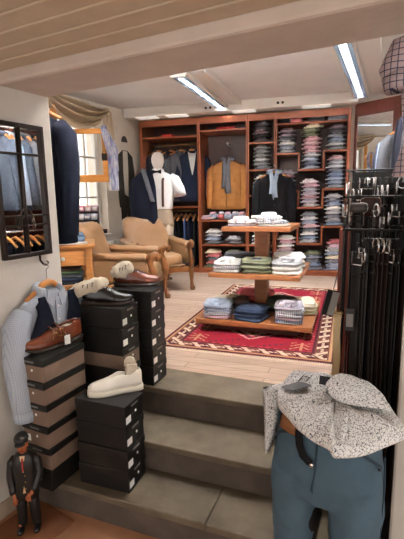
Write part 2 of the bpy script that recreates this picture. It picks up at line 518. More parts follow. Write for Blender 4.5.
louvre_lamp('louvred fluorescent lamp on the ceiling above the leather armchair', (-.13, 4.32), R(72), 1.95)
louvre_lamp('louvred fluorescent lamp on the ceiling nearest the corner mirror', (1.10, 3.3), R(65.5), 2.3)

louvre_lamp('added louvred fill lamp, unseen behind the beam on its left', (.02, 2.45), R(69), 1.2, 'lamp')  # added pair of unseen lamps, brightening the upper room
louvre_lamp('added louvred fill lamp, unseen behind the beam on its right', (.80, 1.95), R(69), 1.2, 'lamp')
up = thing('added_uplight_trough', 'added white uplight trough, unseen behind the beam, brightening the ceiling', 'lamp', tuple(lw(tE + .002, -.27, 2.42)), math.atan2(-.475, .88))  # unseen trough added to wash the upper ceiling with light
b = MB(); b.box(0, 2.5, .01, .02, 0, .10); b.box(0, 2.5, .02, .17, 0, .01); b.box(0, 2.5, .16, .17, .01, .06); b.build('trough', M['lamp_white'], up)
b = MB(); b.tube([(.05, .09, .035), (2.45, .09, .035)], .018, 10); b.build('tube', M['fill_up'], up)
# light pelmet along the wardrobe top
t = thing('pelmet_light', 'long white pelmet light strip above the wardrobe front', 'lamp', cl(-.12, -.06, CZ), math.atan2(-.2504, .968))
h = MB(); h.box(0, 3.12, -.20, .0, -.125, -.001); h.build('housing', M['lamp_white'], t, bevel=.008)
for x, wdt in ((.18, .3), (.62, .3), (1.55, .3), (2.45, .35)):
    h = MB()
    h.box(x, x + wdt, -.205, -.03, -.1345, -.1255)
    h.build('lens', M['lamp_soft'] if 'lamp_soft' in M else M['lamp'], t)
for x in (1.2, 1.26, 1.32, 1.38, 2.15, 2.21):
    h = MB(); h.tube([(x, -.21, -.07), (x, -.198, -.07)], .016, 12); h.build('vent', M['black_metal'], t)
# ---------------------------------------------------------------- wardrobe (local s along the front, d into it, z above the upper floor)
WR = math.atan2(-.2504, .968)
WO = (LP.x, LP.y, UP)
WD = .52; WHT = 2.225; PT = .045
SEG = [0, .90, 1.60, 1.985, 2.955]
WG = 'fitted cherry wood wardrobe bays'
def wloc(s, d, z):
    q = cl(s, d, 0); return (q.x, q.y, UP + z)
def bay(i, label):
    a, b_ = SEG[i], SEG[i + 1]
    root = thing('wardrobe_bay', label, 'wardrobe', wloc(a, 0, 0), WR, WG)
    w = b_ - a
    p = MB(); p.box(.002, PT / 2 if i else PT, 0, WD, 0, WHT - .001); p.build('side_panel', M['cherry'], root, bevel=.003)
    p = MB(); p.box(w - (PT / 2 if i < 3 else PT), w - .002, 0, WD, 0, WHT - .001); p.build('side_panel', M['cherry'], root, bevel=.003)
    p = MB(); p.box(.02, w - .02, WD, WD + .015, .02, WHT); p.build('back_panel', M['cherry_shade'], root)
    p = MB(); p.box(PT / 2, w - PT / 2, .0, .025, WHT - .09, WHT); p.build('cornice', M['cherry_h'], root)
    p = MB(); p.box(PT / 2, w - PT / 2, .025, WD, WHT - .03, WHT - .005); p.build('top_panel', M['cherry_h'], root)
    p = MB(); p.box(PT / 2, w - PT / 2, .02, .04, 0, .07); p.build('plinth', M['cherry_h'], root)
    shelf(root, PT / 2, w - PT / 2, .075)
    return root
def shelf(root, a, b_, z, d0=.0, th=.025):
    p = MB(); p.box(a, b_, d0, WD, z - th, z); p.build('shelf', M['cherry_h'], root, bevel=.003)
def rail(root, a, b_, z, d=.27):
    p = MB(); p.tube([(a, d, z), (b_, d, z)], .012, 10); p.build('rail', M['brass'], root)
A = bay(0, 'leftmost wardrobe bay hung with suits and a low trouser rail')
shelf(A, PT, .88, 1.99); rail(A, PT, .88, 1.90)
shelf(A, PT, .88, .985, .03); rail(A, PT, .88, .92)
B = bay(1, 'wardrobe bay with the tan jacket hung inside')
shelf(B, .02, .68, 2.05); shelf(B, .02, .68, .786); shelf(B, .02, .68, .43)
C_ = bay(2, 'narrow wardrobe bay of black and white shirt piles')
for z in (1.85, 1.487, 1.132, .79, .43): shelf(C_, .02, .37, z)
D = bay(3, 'wide wardrobe bay with stepped shirt shelves beside the mirror')
shelf(D, .02, .93, 2.08)
DX0, DX1 = 2.30 - SEG[3], 2.625 - SEG[3]
for zl, zm, zr in ((1.69, 1.466, 1.706), (1.191, .958, 1.206), (.69, .457, .699)):
    shelf(D, .02, DX0, zl); shelf(D, DX0, DX1, zm); shelf(D, DX1, .93, zr)
    for x, zt in ((DX0, zl), (DX1, zr)):
        p = MB(); p.box(x - .011, x + .011, 0, WD, zm - .025, zt); p.build('divider', M['cherry'], D, bevel=.003)

# folded shirts ------------------------------------------------------------
def folded_shirt_proto():
    root = thing('folded_shirt', 'x', 'shirt')
    b = MB(); b.sell((0, .0, .026), (.112, .15, .025), .5, 22, 8); b.build('body', M['whitecloth'], root)
    c = MB()
    # collar: stand band with two pointed wings lying at the front
    rings = []
    for k in range(9):
        a = PI * k / 8
        x, y = .058 * math.cos(a), -.09 + .05 * math.sin(a)
        rings.append([(x, y, .040), (x * 1.08, y - .004, .066), (x * .92, y + .004, .066)])
    c.loft(rings, True)
    for s in (-1, 1):
        c.prism([(s * .006, -.142), (s * .062, -.158), (s * .070, -.09), (s * .02, -.10)], lambda a, bb, d: (a, bb, .046 + d + (.012 if bb > -.12 else 0)), .010)
    c.build('collar', M['whitecloth'], root)
    k = MB(); k.lathe([(0, .0), (.007, .0), (.007, .003), (0, .004)], 10, (0, -.128, .052)); k.build('button', M['ink'], root)
    for s in (-1, 1):
        sl = MB(); sl.sell((s * .112, -.055, .018 + .006 * s), (.036, .085, .0085), .5, 12, 6)
        sl.build('sleeve_fold', M['whitecloth'], root)
    return root
FS = folded_shirt_proto()
FS_used = [False]
shirt_cols = {}
def scol(c, chk=None):
    key = (c, chk)
    if key not in shirt_cols:
        shirt_cols[key] = checks('shirting_%d' % len(shirt_cols), c, chk, 70., .32) if chk else mat('shirting_%d' % len(shirt_cols), c, .9, noise=.08, nscale=40)
    return shirt_cols[key]
def place_shirt(loc, rz, label, group, m, mc=None, sc=(1, 1, 1)):
    o = copy_tree(FS) if FS_used[0] else FS
    FS_used[0] = True
    o.location = loc; o.rotation_euler = (0, 0, rz); o.scale = sc
    o['label'] = label; o['group'] = group
    for ch in kids(o):
        if ch.name.startswith('button'): continue
        paint(ch, mc if (mc and ch.name.startswith('collar')) else m)
    return o
PAL = {
 'white': ((238, 236, 234), None), 'pale grey': ((188, 188, 192), None), 'grey checked': ((168, 170, 176), (78, 82, 92)),
 'dark grey': ((78, 78, 84), None), 'black patterned': ((46, 46, 50), (170, 170, 172)), 'black': ((34, 34, 38), None),
 'pink': ((206, 158, 168), None), 'pink checked': ((220, 204, 206), (188, 130, 144)), 'pale blue': ((170, 182, 200), None),
 'blue checked': ((196, 202, 212), (100, 114, 146)), 'green patterned': ((150, 158, 128), (70, 76, 58)), 'lilac': ((178, 172, 184), None),
 'plum grey': ((120, 104, 116), None), 'navy patterned': ((58, 66, 96), (180, 184, 196)), 'white striped': ((234, 232, 230), (120, 126, 142)),
 'cream': ((226, 216, 192), None), 'rose': ((196, 112, 116), None), 'blue grey': ((126, 140, 162), None)}
def stack(s, z, cols, where, d=.16, h=None, step=.053):
    n = len(cols)
    for k, cn_ in enumerate(cols):           # listed from the bottom up
        m = scol(*PAL[cn_])
        x, y, zz = wloc(s + random.uniform(-.013, .013), d + random.uniform(-.015, .015), z + .001 + k * step)
        place_shirt((x, y, zz), WR + random.uniform(-.12, .12), '%s folded shirt, %s in pile %s' % (cn_, ORD[n - 1 - k] if n > 1 else 'lying alone', where),
                    'folded shirts in the wardrobe', m, sc=(random.uniform(.80, .90), .95, 1.0))
sC = 1.795
stack(sC, 1.85, ['dark grey', 'black', 'plum grey', 'dark grey', 'dark grey'], 'at the top of the narrow bay')
stack(sC, 1.487, ['grey checked', 'black patterned', 'white striped', 'black patterned', 'grey checked', 'black patterned'], 'second shelf of the narrow bay')
stack(sC, 1.132, ['white', 'white striped', 'white', 'pale grey', 'white'], 'third shelf of the narrow bay')
stack(sC, .79, ['grey checked', 'white striped', 'pale grey', 'grey checked'], 'fourth shelf of the narrow bay')
stack(sC, .43, ['white', 'pale grey', 'white', 'white striped', 'white'], 'fifth shelf of the narrow bay')
stack(sC, .075, ['white', 'pale grey', 'white striped', 'white', 'pale grey'], 'bottom of the narrow bay')
s1, s2, s3 = 2.14, 2.462, 2.785
stack(s1, 1.69, ['white striped', 'blue checked', 'white', 'grey checked', 'plum grey', 'plum grey'], 'top left of the stepped shelves')
stack(s2, 1.466, ['pale blue', 'blue checked', 'pale blue', 'white striped', 'pink checked', 'pink', 'pink checked', 'pink', 'green patterned', 'green patterned', 'cream'], 'in the top middle step')
stack(s3, 1.706, ['grey checked', 'white striped', 'blue grey', 'grey checked', 'dark grey', 'plum grey'], 'top right of the stepped shelves')
stack(s1, 1.191, ['white', 'white striped', 'pale grey', 'pink checked', 'lilac'], 'middle left of the stepped shelves')
stack(s2, .958, ['white', 'lilac', 'pink checked', 'lilac', 'white striped', 'pink checked', 'white'], 'in the middle step')
stack(s3, 1.206, ['grey checked', 'pale blue', 'blue checked', 'blue grey', 'grey checked', 'white striped', 'pale grey', 'pink checked'], 'middle right of the stepped shelves')
stack(s2, .457, ['white striped', 'blue grey', 'white', 'grey checked', 'pink checked', 'blue checked', 'pale grey', 'grey checked'], 'in the lowest step')
stack(s3, .699, ['blue grey', 'white striped', 'grey checked', 'pale grey', 'white', 'blue checked', 'grey checked', 'white striped'], 'lower right of the stepped shelves')
stack(s1, .075, ['white striped', 'pink checked', 'white', 'pink checked', 'white striped', 'pink checked', 'white', 'pink checked', 'white'], 'bottom left of the stepped shelves')
stack(s2 + .06, .075, ['navy patterned', 'blue grey', 'grey checked', 'blue checked', 'green patterned'], 'bottom middle below the lowest step')
stack(s3 + .03, .075, ['navy patterned', 'blue checked', 'grey checked', 'cream', 'blue checked', 'pale grey', 'pink checked', 'rose'], 'bottom right below the stepped shelves', h=None)
# bay with the tan jacket
stack(1.08, .43, ['grey checked', 'blue checked', 'white striped', 'white'], 'left on low shelf under tan jacket')
stack(1.40, .43, ['grey checked', 'white striped'], 'right on low shelf under tan jacket')
stack(1.08, .075, ['green patterned', 'rose', 'grey checked', 'rose', 'cream'], 'bottom left under tan jacket')
stack(1.40, .075, ['dark grey', 'black', 'olive' if 'olive' in PAL else 'dark grey', 'black', 'green patterned'], 'bottom right under tan jacket')
stack(.985, .786, ['pink checked'], 'far left under the tan jacket', d=.14)
for k, (s, cn_) in enumerate(((1.09, 'navy patterned'), (1.20, 'rose'), (1.30, 'blue checked'), (1.41, 'navy patterned'), (1.51, 'lilac'))):
    m = scol(*PAL[cn_])
    g = thing('rolled_tie_bundle', '%s cloth bundle, %s on the shelf under the tan jacket' % (cn_, ['leftmost', 'second from left', 'middle', 'second from right', 'rightmost'][k]), 'folded cloth', wloc(s, .10 + .03 * (k % 2), .787), WR + .2 * (k % 3 - 1), 'cloth bundles under the tan jacket')
    b = MB(); b.sell((0, 0, .045), (.058, .085, .045), .6, 16, 8, None, .006, k); b.build('body', m, g)
    b = MB(); b.sell((.0, -.02, .095), (.04, .06, .018), .6, 14, 6, None, .004, k + 9); b.build('top_fold', scol(*PAL['white striped' if k % 2 else 'pink']), g)
for s, sz in ((.40, .15), (1.28, .26)):
    g = thing('red_carton', 'flat red carton on the top shelf of the %s' % ('suit bay' if s < .9 else 'tan jacket bay'), 'box', wloc(s, .08, (1.991 if s < .9 else 2.051)), WR, 'red cartons on top')
    b = MB(); b.box(-sz / 2, sz / 2, 0, .16, 0, .032); b.build('carton', M['red'], g, bevel=.003)
    b = MB(); b.box(-sz / 2 - .004, sz / 2 + .004, -.004, .164, .024, .042); b.build('lid', M['red'], g, bevel=.003)
for k, (s, c, wv) in enumerate(((2.10, 'black', .10), (2.25, 'rose', .12), (2.52, 'dark grey', .16), (2.80, 'navy patterned', .2))):
    b = MB(); b.sell((0, 0, .035), (wv * .7, .12, .035), .4, 16, 8, None, .004, k)
    o = b.build('folded_scarf', scol(*PAL[c]), None, loc=wloc(s, .16, 2.081), rotz=WR)
    tag(o, '%s folded cloth, %s on the top shelf of the wide bay' % (c, ['leftmost', 'second from left', 'third from left', 'rightmost'][k]), 'folded cloth', 'folded cloths on the top shelf')

# ---------------------------------------------------------------- hanging garments
def hanger(name, label, loc, rz, group=None, hw=.20, hook=.10, m=None):
    """hook end at z=0 above; shoulders below"""
    t = thing(name, label, 'hanger', loc, rz, group)
    b = MB()
    pts = [(-hw, .012, -hook - .085), (-hw * .55, .0, -hook - .045), (-.03, -.004, -hook - .012), (0, -.004, -hook - .006), (.03, -.004, -hook - .012), (hw * .55, .0, -hook - .045), (hw, .012, -hook - .085)]
    b.tube(pts, [.011, .014, .017, .018, .017, .014, .011], 10); b.build('shoulder_bar', m or M['hanger'], t)
    b = MB()
    hk = [(0, 0, -hook)] + [(0, 0, -hook * .55)] + [(.018 * math.sin(a) , 0, -.020 + .018 * -math.cos(a)) for a in [R(x) for x in (0, 60, 120, 180, 240)]]
    b.tube(hk, .0022, 6); b.build('hook', M['steel'], t)
    return t
def ring(hw, d, z, yo=0., n=28, e=.62, ph=0., amp=0.):
    def pw(v, k): return math.copysign(abs(v) ** k, v)
    out = []
    for k in range(n):
        a = 2 * PI * k / n
        f = 1 + amp * math.sin(5 * a + ph)
        out.append((hw * pw(math.cos(a), e) * f, yo + d * pw(math.sin(a), e) * f, z))
    return out
def jacket(name, label, cat, loc, rz, m, group=None, L=.74, hw=.215, dp=.10, sleeve=.60, lapel=True, m2=None, shirt=None, buttons=2, seed=0, zip_=False, armtilt=0.0, collar=None, cuffs=False, sleeves=(1, -1)):
    """origin at the neck; x across, front towards -y, hangs down"""
    t = thing(name, label, cat, loc, rz, group)
    rnd = random.Random(seed); ph = rnd.uniform(0, 6)
    b = MB()
    zs = [(.012, .060, .055), (-.005, .085, .062), (-.028, .135, .072), (-.055, .185, .082), (-.085, hw - .004, .090), (-.16, hw + .004, dp), (-.30, hw - .012, dp), (-.46, hw - .012, dp * .96), (-.62, hw + .006, dp * 1.02), (-L, hw + .016, dp * 1.06), (-L - .004, hw + .010, dp * 1.0)]
    zs = [z for z in zs[:-2] if z[0] > -L + .02] + zs[-2:]
    b.loft([ring(h, d * (dp / .10 if z > -.1 else 1.), z, 0, 32, .66, ph, .012 + .010 * (-z)) for z, h, d in zs])
    b.build('body', m, t)
    for s in sleeves:
        b = MB()
        x0 = s * (hw - .035)
        pts = [(x0, 0, -.075), (s * (hw + .015), -.003, -.14), (s * (hw + .035 + armtilt * .4), -.010, -.30), (s * (hw + .040 + armtilt), -.028, -.30 - (sleeve - .30) * .55), (s * (hw + .036 + armtilt), -.045, -.085 - sleeve), (s * (hw + .036 + armtilt), -.045, -.090 - sleeve)]
        b.tube(pts, [.050, .070, .066, .060, .054, .046], 14, 1.0)
        sl = b.build('sleeve', m, t)
        if cuffs:
            q = MB(); q.tube([(s * (hw + .036 + armtilt), -.045, -.045 - sleeve), (s * (hw + .036 + armtilt), -.046, -.097 - sleeve)], [.056, .057], 14); q.build('cuff', m2 or m, sl)
    fy = -dp - .004
    def fpos(a, z): # a point on the front surface
        x = abs(a) / hw
        return -dp * max(0, 1 - x ** 3.03) ** .33 - .006
    if shirt:
        b = MB()
        def f2(u, v):
            x = (u - .5) * 2 * (.075 * (1 - v) + .004); z = -.0 - v * .34
            return (x, fpos(x, z) - .001 if z < -.08 else -.055 * dp / .1 - (-z / .08) * (dp * .5), z)
        b.grid(f2, 6, 10); b.build('shirt_front', shirt, t)
    if lapel:
        for s in (1, -1):
            b = MB()
            def f3(u, v, s=s):
                z = -.0 - v * .40
                inner = .062 * (1 - v) + .002
                outer = inner + .072 * (1 - abs(v - .35) / .65 if v > .35 else .55 + .45 * v / .35) * (1 if v < .98 else .1)
                x = s * (inner + (outer - inner) * u)
                yy = (fpos(x, z) if z < -.085 else -.05 - (-z / .085) * (-fpos(x, -.1) - .05)) - .006
                return (x, yy, z)
            b.grid(f3, 5, 12); b.build('lapel', m2 or m, t, solid=.006)
    if zip_:
        b = MB(); b.tube([(.0, fpos(0, 0) - .004 if z < -.09 else -.06 - (-z) * .5, z) for z in (-.03, -.1, -.25, -.4, -L + .02)], .005, 6); b.build('zip', M['brass'], t)
    b = MB()
    pts = [(.068 * math.cos(a), .0 + .058 * math.sin(a), .012 + .016 * math.sin(a)) for a in [R(x) for x in range(-40, 221, 20)]]
    b.tube(pts, .020, 8, 1.5, up=(0, 0, 1)); b.build('collar', collar or m2 or m, t)
    for k in range(buttons):
        b = MB(); z = (-.42 - .11 * k) * L / .72
        b.tube([(.012, fpos(0, z) - .012, z), (.012, fpos(0, z) + .004, z)], .010, 10); b.build('button', M['ink'], t)
    for s in (1, -1):
        b = MB(); b.cbox((s * .11, fpos(.11, -.52) - .004, -.745 * L), (.12, .010, .045)); b.build('pocket_flap', m, t, bevel=.003)
    return t
# suits in the leftmost bay
for k, (s, m, nm, yaw, shp) in enumerate(((.20, 'charcoal', 'charcoal wool jacket partly behind the shop mannequin', .5, None), (.40, 'charcoal', 'dark grey wool jacket second from left on the suit rail', .6, None),
                                          (.56, 'greywool', 'lighter grey wool jacket third from left on the suit rail', .5, None), (.725, 'navy2', 'navy suit jacket with pale shirt, rightmost on the suit rail', .28, 'whitecloth'))):
    hanger('clothes_hanger', 'wooden hanger carrying the %s' % nm, wloc(s, .27, 1.925), WR + yaw, 'hangers on the suit rail')
    jacket('suit_jacket', nm, 'jacket', wloc(s, .27, 1.785), WR + yaw, M[m], 'suits on the wardrobe rail', L=.72, shirt=M[shp] if shp else None, seed=k, hw=.19)
# trousers on the low rail: folded over hangers, seen edge on
def trousers_on_hanger(k, loc, rz, m, L=.66, lab='', grp=''):
    t = thing('hanging_trousers', lab, 'trousers', loc, rz, grp)
    b = MB()
    rings = []
    for j in range(9):
        z = -.12 - L * j / 8
        rings.append(ring(.16 - .02 * j / 8, .020 + .003 * math.sin(j + k), z, .002 * math.sin(2 * j + k), 20, .5))
    b.loft(rings); b.build('legs', M[m], t)
    b = MB(); b.box(-.15, .15, -.022, .022, -.145, -.115); b.build('waistband', M[m], t, bevel=.004)
    b = MB(); b.tube([(-.19, 0, -.135), (-.1, 0, -.085), (0, 0, -.055), (.1, 0, -.085), (.19, 0, -.135)], [.013, .016, .018, .016, .013], 10); b.build('hanger_bar', M['hanger'], t)
    b = MB(); b.tube([(0, 0, -.05), (0, 0, -.01), (.015, 0, .008), (.0, 0, .022), (-.014, 0, .012)], .0022, 6); b.build('hook', M['steel'], t)
    return t
for k in range(6):
    trousers_on_hanger(k, wloc(.46 + .075 * k, .27, .912), WR + PI / 2 + random.uniform(-.08, .08), ['navy', 'blackcloth', 'midblue', 'navy2', 'blackcloth', 'charcoal'][k], .74,
                       '%s trousers on a wooden hanger, %s on the low rail' % (['navy', 'black', 'mid blue', 'slate navy', 'black', 'charcoal'][k], ['leftmost', 'second from left', 'third from left', 'third from right', 'second from right', 'rightmost'][k]), 'trousers on the low rail')
# tan suede jacket with striped scarf
hk = MB(); hk.tube([(0, .52, 1.86), (0, .30, 1.86), (0, .27, 1.885)], .008, 8)
hk.lathe([(0, 0), (.022, .005), (.022, .03), (0, .035)], 12, (0, .27, 1.87))
tag(hk.build('wall_hook', M['white_paint'], None, loc=wloc(1.27, 0, 0), rotz=WR), 'pale round hook inside the wardrobe above the tan jacket', 'hook')
hanger('clothes_hanger', 'dark hanger carrying the tan suede jacket', wloc(1.27, .265, 1.868), WR, hook=.19, m=M['redbrown'])
jacket('suede_jacket', 'tan suede zip jacket hanging in the wardrobe with a grey scarf', 'jacket', wloc(1.27, .26, 1.635), WR, M['leather_tan'], L=.70, hw=.225, lapel=False, zip_=True, buttons=0, sleeve=.60, seed=5)
def scarf(name, label, loc, rz, m, L=.5, wd_=.045, yoff=-.125, cat='scarf', neck=True):
    t = thing(name, label, cat, loc, rz)
    b = MB()
    if neck:
        b.tube([(.085 * math.cos(a), .0 + .085 * math.sin(a), .03 + .012 * math.sin(a)) for a in [R(x) for x in range(-70, 251, 20)]], .026, 8, 1.2, up=(0, 0, 1)); b.build('neck_loop', m, t)
    for s, l in ((1, L), (-1, L * .86)):
        b = MB()
        rings = []
        for j in range(10):
            v = j / 9
            z = .03 - v * l; x = s * (.032 - .014 * math.sin(v * 3)); y = yoff * min(1, .62 + v * 1.6)
            w2 = wd_ * (.55 + .45 * min(1, v * 2))
            rings.append([(x - w2, y + .006 * math.sin(6 * v), z), (x - w2 * .3, y - .014, z), (x + w2 * .4, y - .005, z), (x + w2, y - .012, z), (x + w2, y + .002, z), (x, y + .006, z)])
        b.loft(rings); b.build('hanging_end', m, t)
    return t
scarf('striped_scarf', 'grey striped scarf worn over the tan suede jacket', wloc(1.27, .26, 1.635), WR, M['greyscarf'])
# dark jacket hung on the wardrobe front
hk = MB(); hk.tube([(0, .035, 1.50), (0, -.13, 1.50), (0, -.14, 1.525)], .007, 8)
tag(hk.build('wall_hook', M['steel'], None, loc=wloc(1.985, 0, 0), rotz=WR), 'steel peg on the wardrobe post carrying the black jacket', 'hook')
hanger('clothes_hanger', 'hanger carrying the black jacket on the wardrobe front', wloc(1.985, -.13, 1.512), WR, hook=.07)
jacket('suit_jacket', 'black jacket with pale scarf hung on the wardrobe front above the table', 'jacket', wloc(1.985, -.13, 1.405), WR, M['blackcloth'], L=.70, hw=.20, shirt=M['lightblue'], seed=8, sleeve=.56)
scarf('pale_scarf', 'pale blue scarf hanging on the black jacket', wloc(1.985, -.13, 1.405), WR, M['lightblue'], L=.34, wd_=.028)

# ---------------------------------------------------------------- dressed mannequin
mn = thing('shop_mannequin', 'white egg-headed mannequin in bow tie before the wardrobe', 'mannequin', (-.560, 5.72, UP), R(-6))
b = MB()
b.lathe([(0.001, 1.715), (.042, 1.706), (.072, 1.675), (.085, 1.628), (.082, 1.58), (.066, 1.53), (.050, 1.50), (.050, 1.44), (.07, 1.41)], 24)
b.loft([ring(.085, .07, 1.435), ring(.17, .09, 1.40), ring(.195, .10, 1.33), ring(.18, .105, 1.15), ring(.15, .095, 1.0), ring(.17, .105, .88)])
b.build('body', M['egg'], mn)
b = MB()
b.lathe([(.001, 0), (.15, 0), (.15, .014), (.02, .02), (.018, .09), (.001, .092)], 20); b.build('stand', M['steel'], mn)
tr = thing('mannequin_trousers', 'beige trousers on the egg-headed mannequin', 'trousers', (-.560, 5.72, UP), R(-6))
b = MB(); b.loft([ring(.165, .110, 1.01), ring(.175, .118, .92), ring(.19, .12, .80), ring(.185, .11, .74)]); b.build('hips', M['beige'], tr)
for s in (-1, 1):
    b = MB(); b.loft([ring(.095, .108, .78, 0, 20, .8), ring(.085, .095, .6, 0, 20, .8), ring(.07, .08, .35, 0, 20, .8), ring(.062, .075, .075, 0, 20, .8)])
    for v in b.bm.verts: v.co.x += s * .092
    b.build('leg', M['beige'], tr)
sh = thing('short_sleeved_shirt', 'white short-sleeved shirt on the egg-headed mannequin', 'shirt', (-.560, 5.72, UP), R(-6))
b = MB(); b.loft([ring(.075, .068, 1.465), ring(.12, .085, 1.44), ring(.19, .105, 1.405), ring(.215, .115, 1.33), ring(.20, .122, 1.15), ring(.178, .118, 1.0), ring(.18, .12, .97)]); b.build('body', M['whitecloth'], sh)
for s in (-1, 1):
    b = MB(); b.tube([(s * .16, 0, 1.39), (s * .215, 0, 1.35), (s * .275, -.02, 1.23), (s * .295, -.03, 1.14)], [.06, .075, .078, .082], 14); b.build('sleeve', M['whitecloth'], sh)
b = MB(); b.tube([(.062 * math.cos(a), .058 * math.sin(a), 1.475) for a in [R(x) for x in range(-80, 261, 20)]], .02, 8, 1.3, up=(0, 0, 1)); b.build('collar', M['whitecloth'], sh)
bt = thing('bow_tie', 'black bow tie at the neck of the egg-headed mannequin', 'bow tie', world(mn, (0, -.085, 1.455)), R(-6))
for s in (-1, 1):
    b = MB(); b.loft([[(s * .008, -.008, -.01), (s * .008, .008, -.01), (s * .008, .008, .01), (s * .008, -.008, .01)], [(s * .058, -.012, -.028), (s * .058, .010, -.028), (s * .058, .010, .028), (s * .058, -.012, .028)]]); b.build('wing', M['blackcloth'], bt)
b = MB(); b.cbox((0, -.004, 0), (.022, .028, .024)); b.build('knot', M['blackcloth'], bt, bevel=.004)
br = MB()
br.tube([(.085, .075, 1.40), (.085, .02, 1.455), (.085, -.07, 1.43), (.082, -.128, 1.33), (.078, -.132, 1.15), (.075, -.126, 1.0)], .017, 8, .25, up=(0, -1, .3))
br.tube([(-.085, .075, 1.40), (-.085, .02, 1.455), (-.085, -.07, 1.43), (-.082, -.128, 1.33), (-.078, -.132, 1.15), (-.075, -.126, 1.0)], .017, 8, .25, up=(0, -1, .3))
o = br.build('trouser_braces', M['braces'], None, loc=mn.location, rotz=R(-6)); tag(o, 'brown braces over the white mannequin shirt', 'braces')
# navy jacket slung over the right shoulder (left in view)
jk = thing('slung_jacket', 'navy jacket slung over one shoulder of the egg-headed mannequin', 'jacket', world(mn, (-.155, -.065, 1.46)), R(8))
b = MB()
rings = []
for j in range(13):
    v = j / 12
    z = .012 - v * .80
    w2 = (.075 + .085 * min(1, v * 7)) + .016 * v
    rings.append(ring(w2, .055 + .075 * min(1, v * 4), z, -.03 * min(1, v * 3), 26, .7, 1.1, .03) if True else None)
b.loft(rings)
for v in b.bm.verts:
    v.co.x += .02 * (-v.co.z) + (-.035) + .05 * max(0, .12 + v.co.z) / .12
b.build('body', M['navy'], jk)
b = MB()
def lf(u, v):
    z = .03 - v * .42; x = -.035 + .11 * v + .055 * (u - .5)
    return (x, -.075 - .078 * min(1, v * 3) - .012 * math.sin(u * PI), z)
b.grid(lf, 5, 12); b.build('grey_facing', M['greywool'], jk, solid=.012)
b = MB(); b.tube([(-.13, -.03, -.09), (-.165, -.04, -.25), (-.16, -.07, -.48), (-.145, -.09, -.66)], [.045, .062, .057, .05], 12); b.build('sleeve', M['navy'], jk)
# ---------------------------------------------------------------- rug (pattern woven into the faces)
RA = R(-19)
def rug():
    W_, L_ = 1.30, 2.35
    nx, ny = 130, 235
    cols = {'red': (122, 24, 38), 'dark': (72, 26, 34), 'cream': (190, 172, 148), 'brown': (100, 62, 50), 'navy': (52, 40, 52), 'tan': (164, 124, 92), 'rose': (146, 52, 58)}
    names = list(cols)
    ms = [mat('rug_wool_' + k, v, .95, spec=.1, noise=.12, nscale=90) for k, v in cols.items()]
    I = {k: i for i, k in enumerate(names)}
    def pat(x, y):
        """x 0..136, y 0..235 in cm"""
        dx = min(x, W_ * 100 - x); dy = min(y, L_ * 100 - y); d = min(dx, dy)
        t = y if dx < dy else x
        if d < 2: return 'dark'
        if d < 4: return 'tan'
        if d < 14:
            if d < 5.2 or d > 12.6: return 'brown'
            z = abs(((t + (d - 5) * .8) % 13) - 6.5)
            if z < 2.1 or (abs(d - 9) < 1.4 and 3.5 < z < 6): return 'cream'
            return 'brown' if int(t / 13) % 2 else 'dark'
        if d < 16: return 'dark'
        if d < 18: return 'rose' if int(t / 3) % 2 else 'red'
        cx, cy = x - 65, y - 117.5
        ay = abs(cy)
        # stepped medallions
        for c0 in (-52, 0, 52):
            q = abs(cx) * .95 + abs(cy - c0) * 1.05
            q = int(q / 3) * 3
            if q < 6: return 'cream'
            if q < 12: return 'red'
            if q < 18: return 'navy'
            if q < 24: return 'brown' if int(x / 3 + y / 3) % 2 else 'tan'
            if q < 27: return 'cream'
            if q < 32: return 'dark' if int((x + y) / 4) % 2 else 'rose'
            if q < 35: return 'cream' if int(x / 2 + y) % 3 else 'brown'
        # comb / plant motifs in the field
        fx = abs(cx) - 41
        fy = (y % 39) - 19
        if abs(fx) < 1.0 and abs(fy) < 15: return 'tan'
        if abs(fx) < 8 and abs(fy) < 15 and (abs(fy) + abs(fx) * .8) % 6 < 1.6: return 'tan'
        if 44 < ay < 100 and abs(cx) < 30 and (int(x / 2) * 7 + int(y / 2) * 5) % 19 == 0: return 'navy'
        return 'red'
    root = thing('oriental_rug', 'red patterned oriental rug under the tiered display table', 'rug', (.872 - W_ * math.cos(RA), 2.655 - W_ * math.sin(RA), UP), RA)
    b = MB()
    hz = .009
    v = [[b.bm.verts.new((W_ * i / nx, L_ * j / ny, hz)) for i in range(nx + 1)] for j in range(ny + 1)]
    for j in range(ny):
        for i in range(nx):
            b.mi = I[pat(100 * W_ * (i + .5) / nx, 100 * L_ * (j + .5) / ny)]
            b.face([v[j][i], v[j][i + 1], v[j + 1][i + 1], v[j + 1][i]])
    b.mi = I['dark']
    b.box(0, W_, 0, L_, .001, hz - .0015)
    b.build('pile', ms, root, flat=True, keep=True)
    for y0, y1 in ((-.05, 0), (L_, L_ + .05)):
        f = MB()
        x = .004
        while x < W_:
            f.box(x, x + .005, y0 + random.uniform(0, .01), y1, .001, .005); x += .011
        tag(f.build('fringe', mat('rug_fringe', (206, 186, 160), .95), root), kind='stuff')
rug()

# ---------------------------------------------------------------- three-tier table
TA = R(-20)
TC = (.53, 3.65, UP)
tb = thing('tiered_display_table', 'square wooden display table with three tiers on the red rug', 'table', (TC[0], TC[1], UP + .0095), TA)
Z1, Z2, Z3 = .112, .492, .866
b = MB(); b.box(-.475, .475, -.435, .435, Z1 - .045, Z1); b.build('bottom_tier', M['table'], tb, bevel=.006)
b = MB(); b.box(-.375, .375, -.375, .375, Z2 - .04, Z2); b.build('middle_tier', M['table'], tb, bevel=.006)
b = MB(); b.box(-.285, .285, -.285, .285, Z3 - .04, Z3); b.build('top_tier', M['table'], tb, bevel=.006)
b = MB(); b.box(-.055, .055, -.055, .055, Z1, Z3 - .04); b.build('column', M['table'], tb, bevel=.004)
b = MB(); b.box(-.36, .36, -.33, .33, 0, Z1 - .045); b.build('plinth', M['redbrown'], tb)
def tl(x, y, z): return world(tb, (x, y, z))

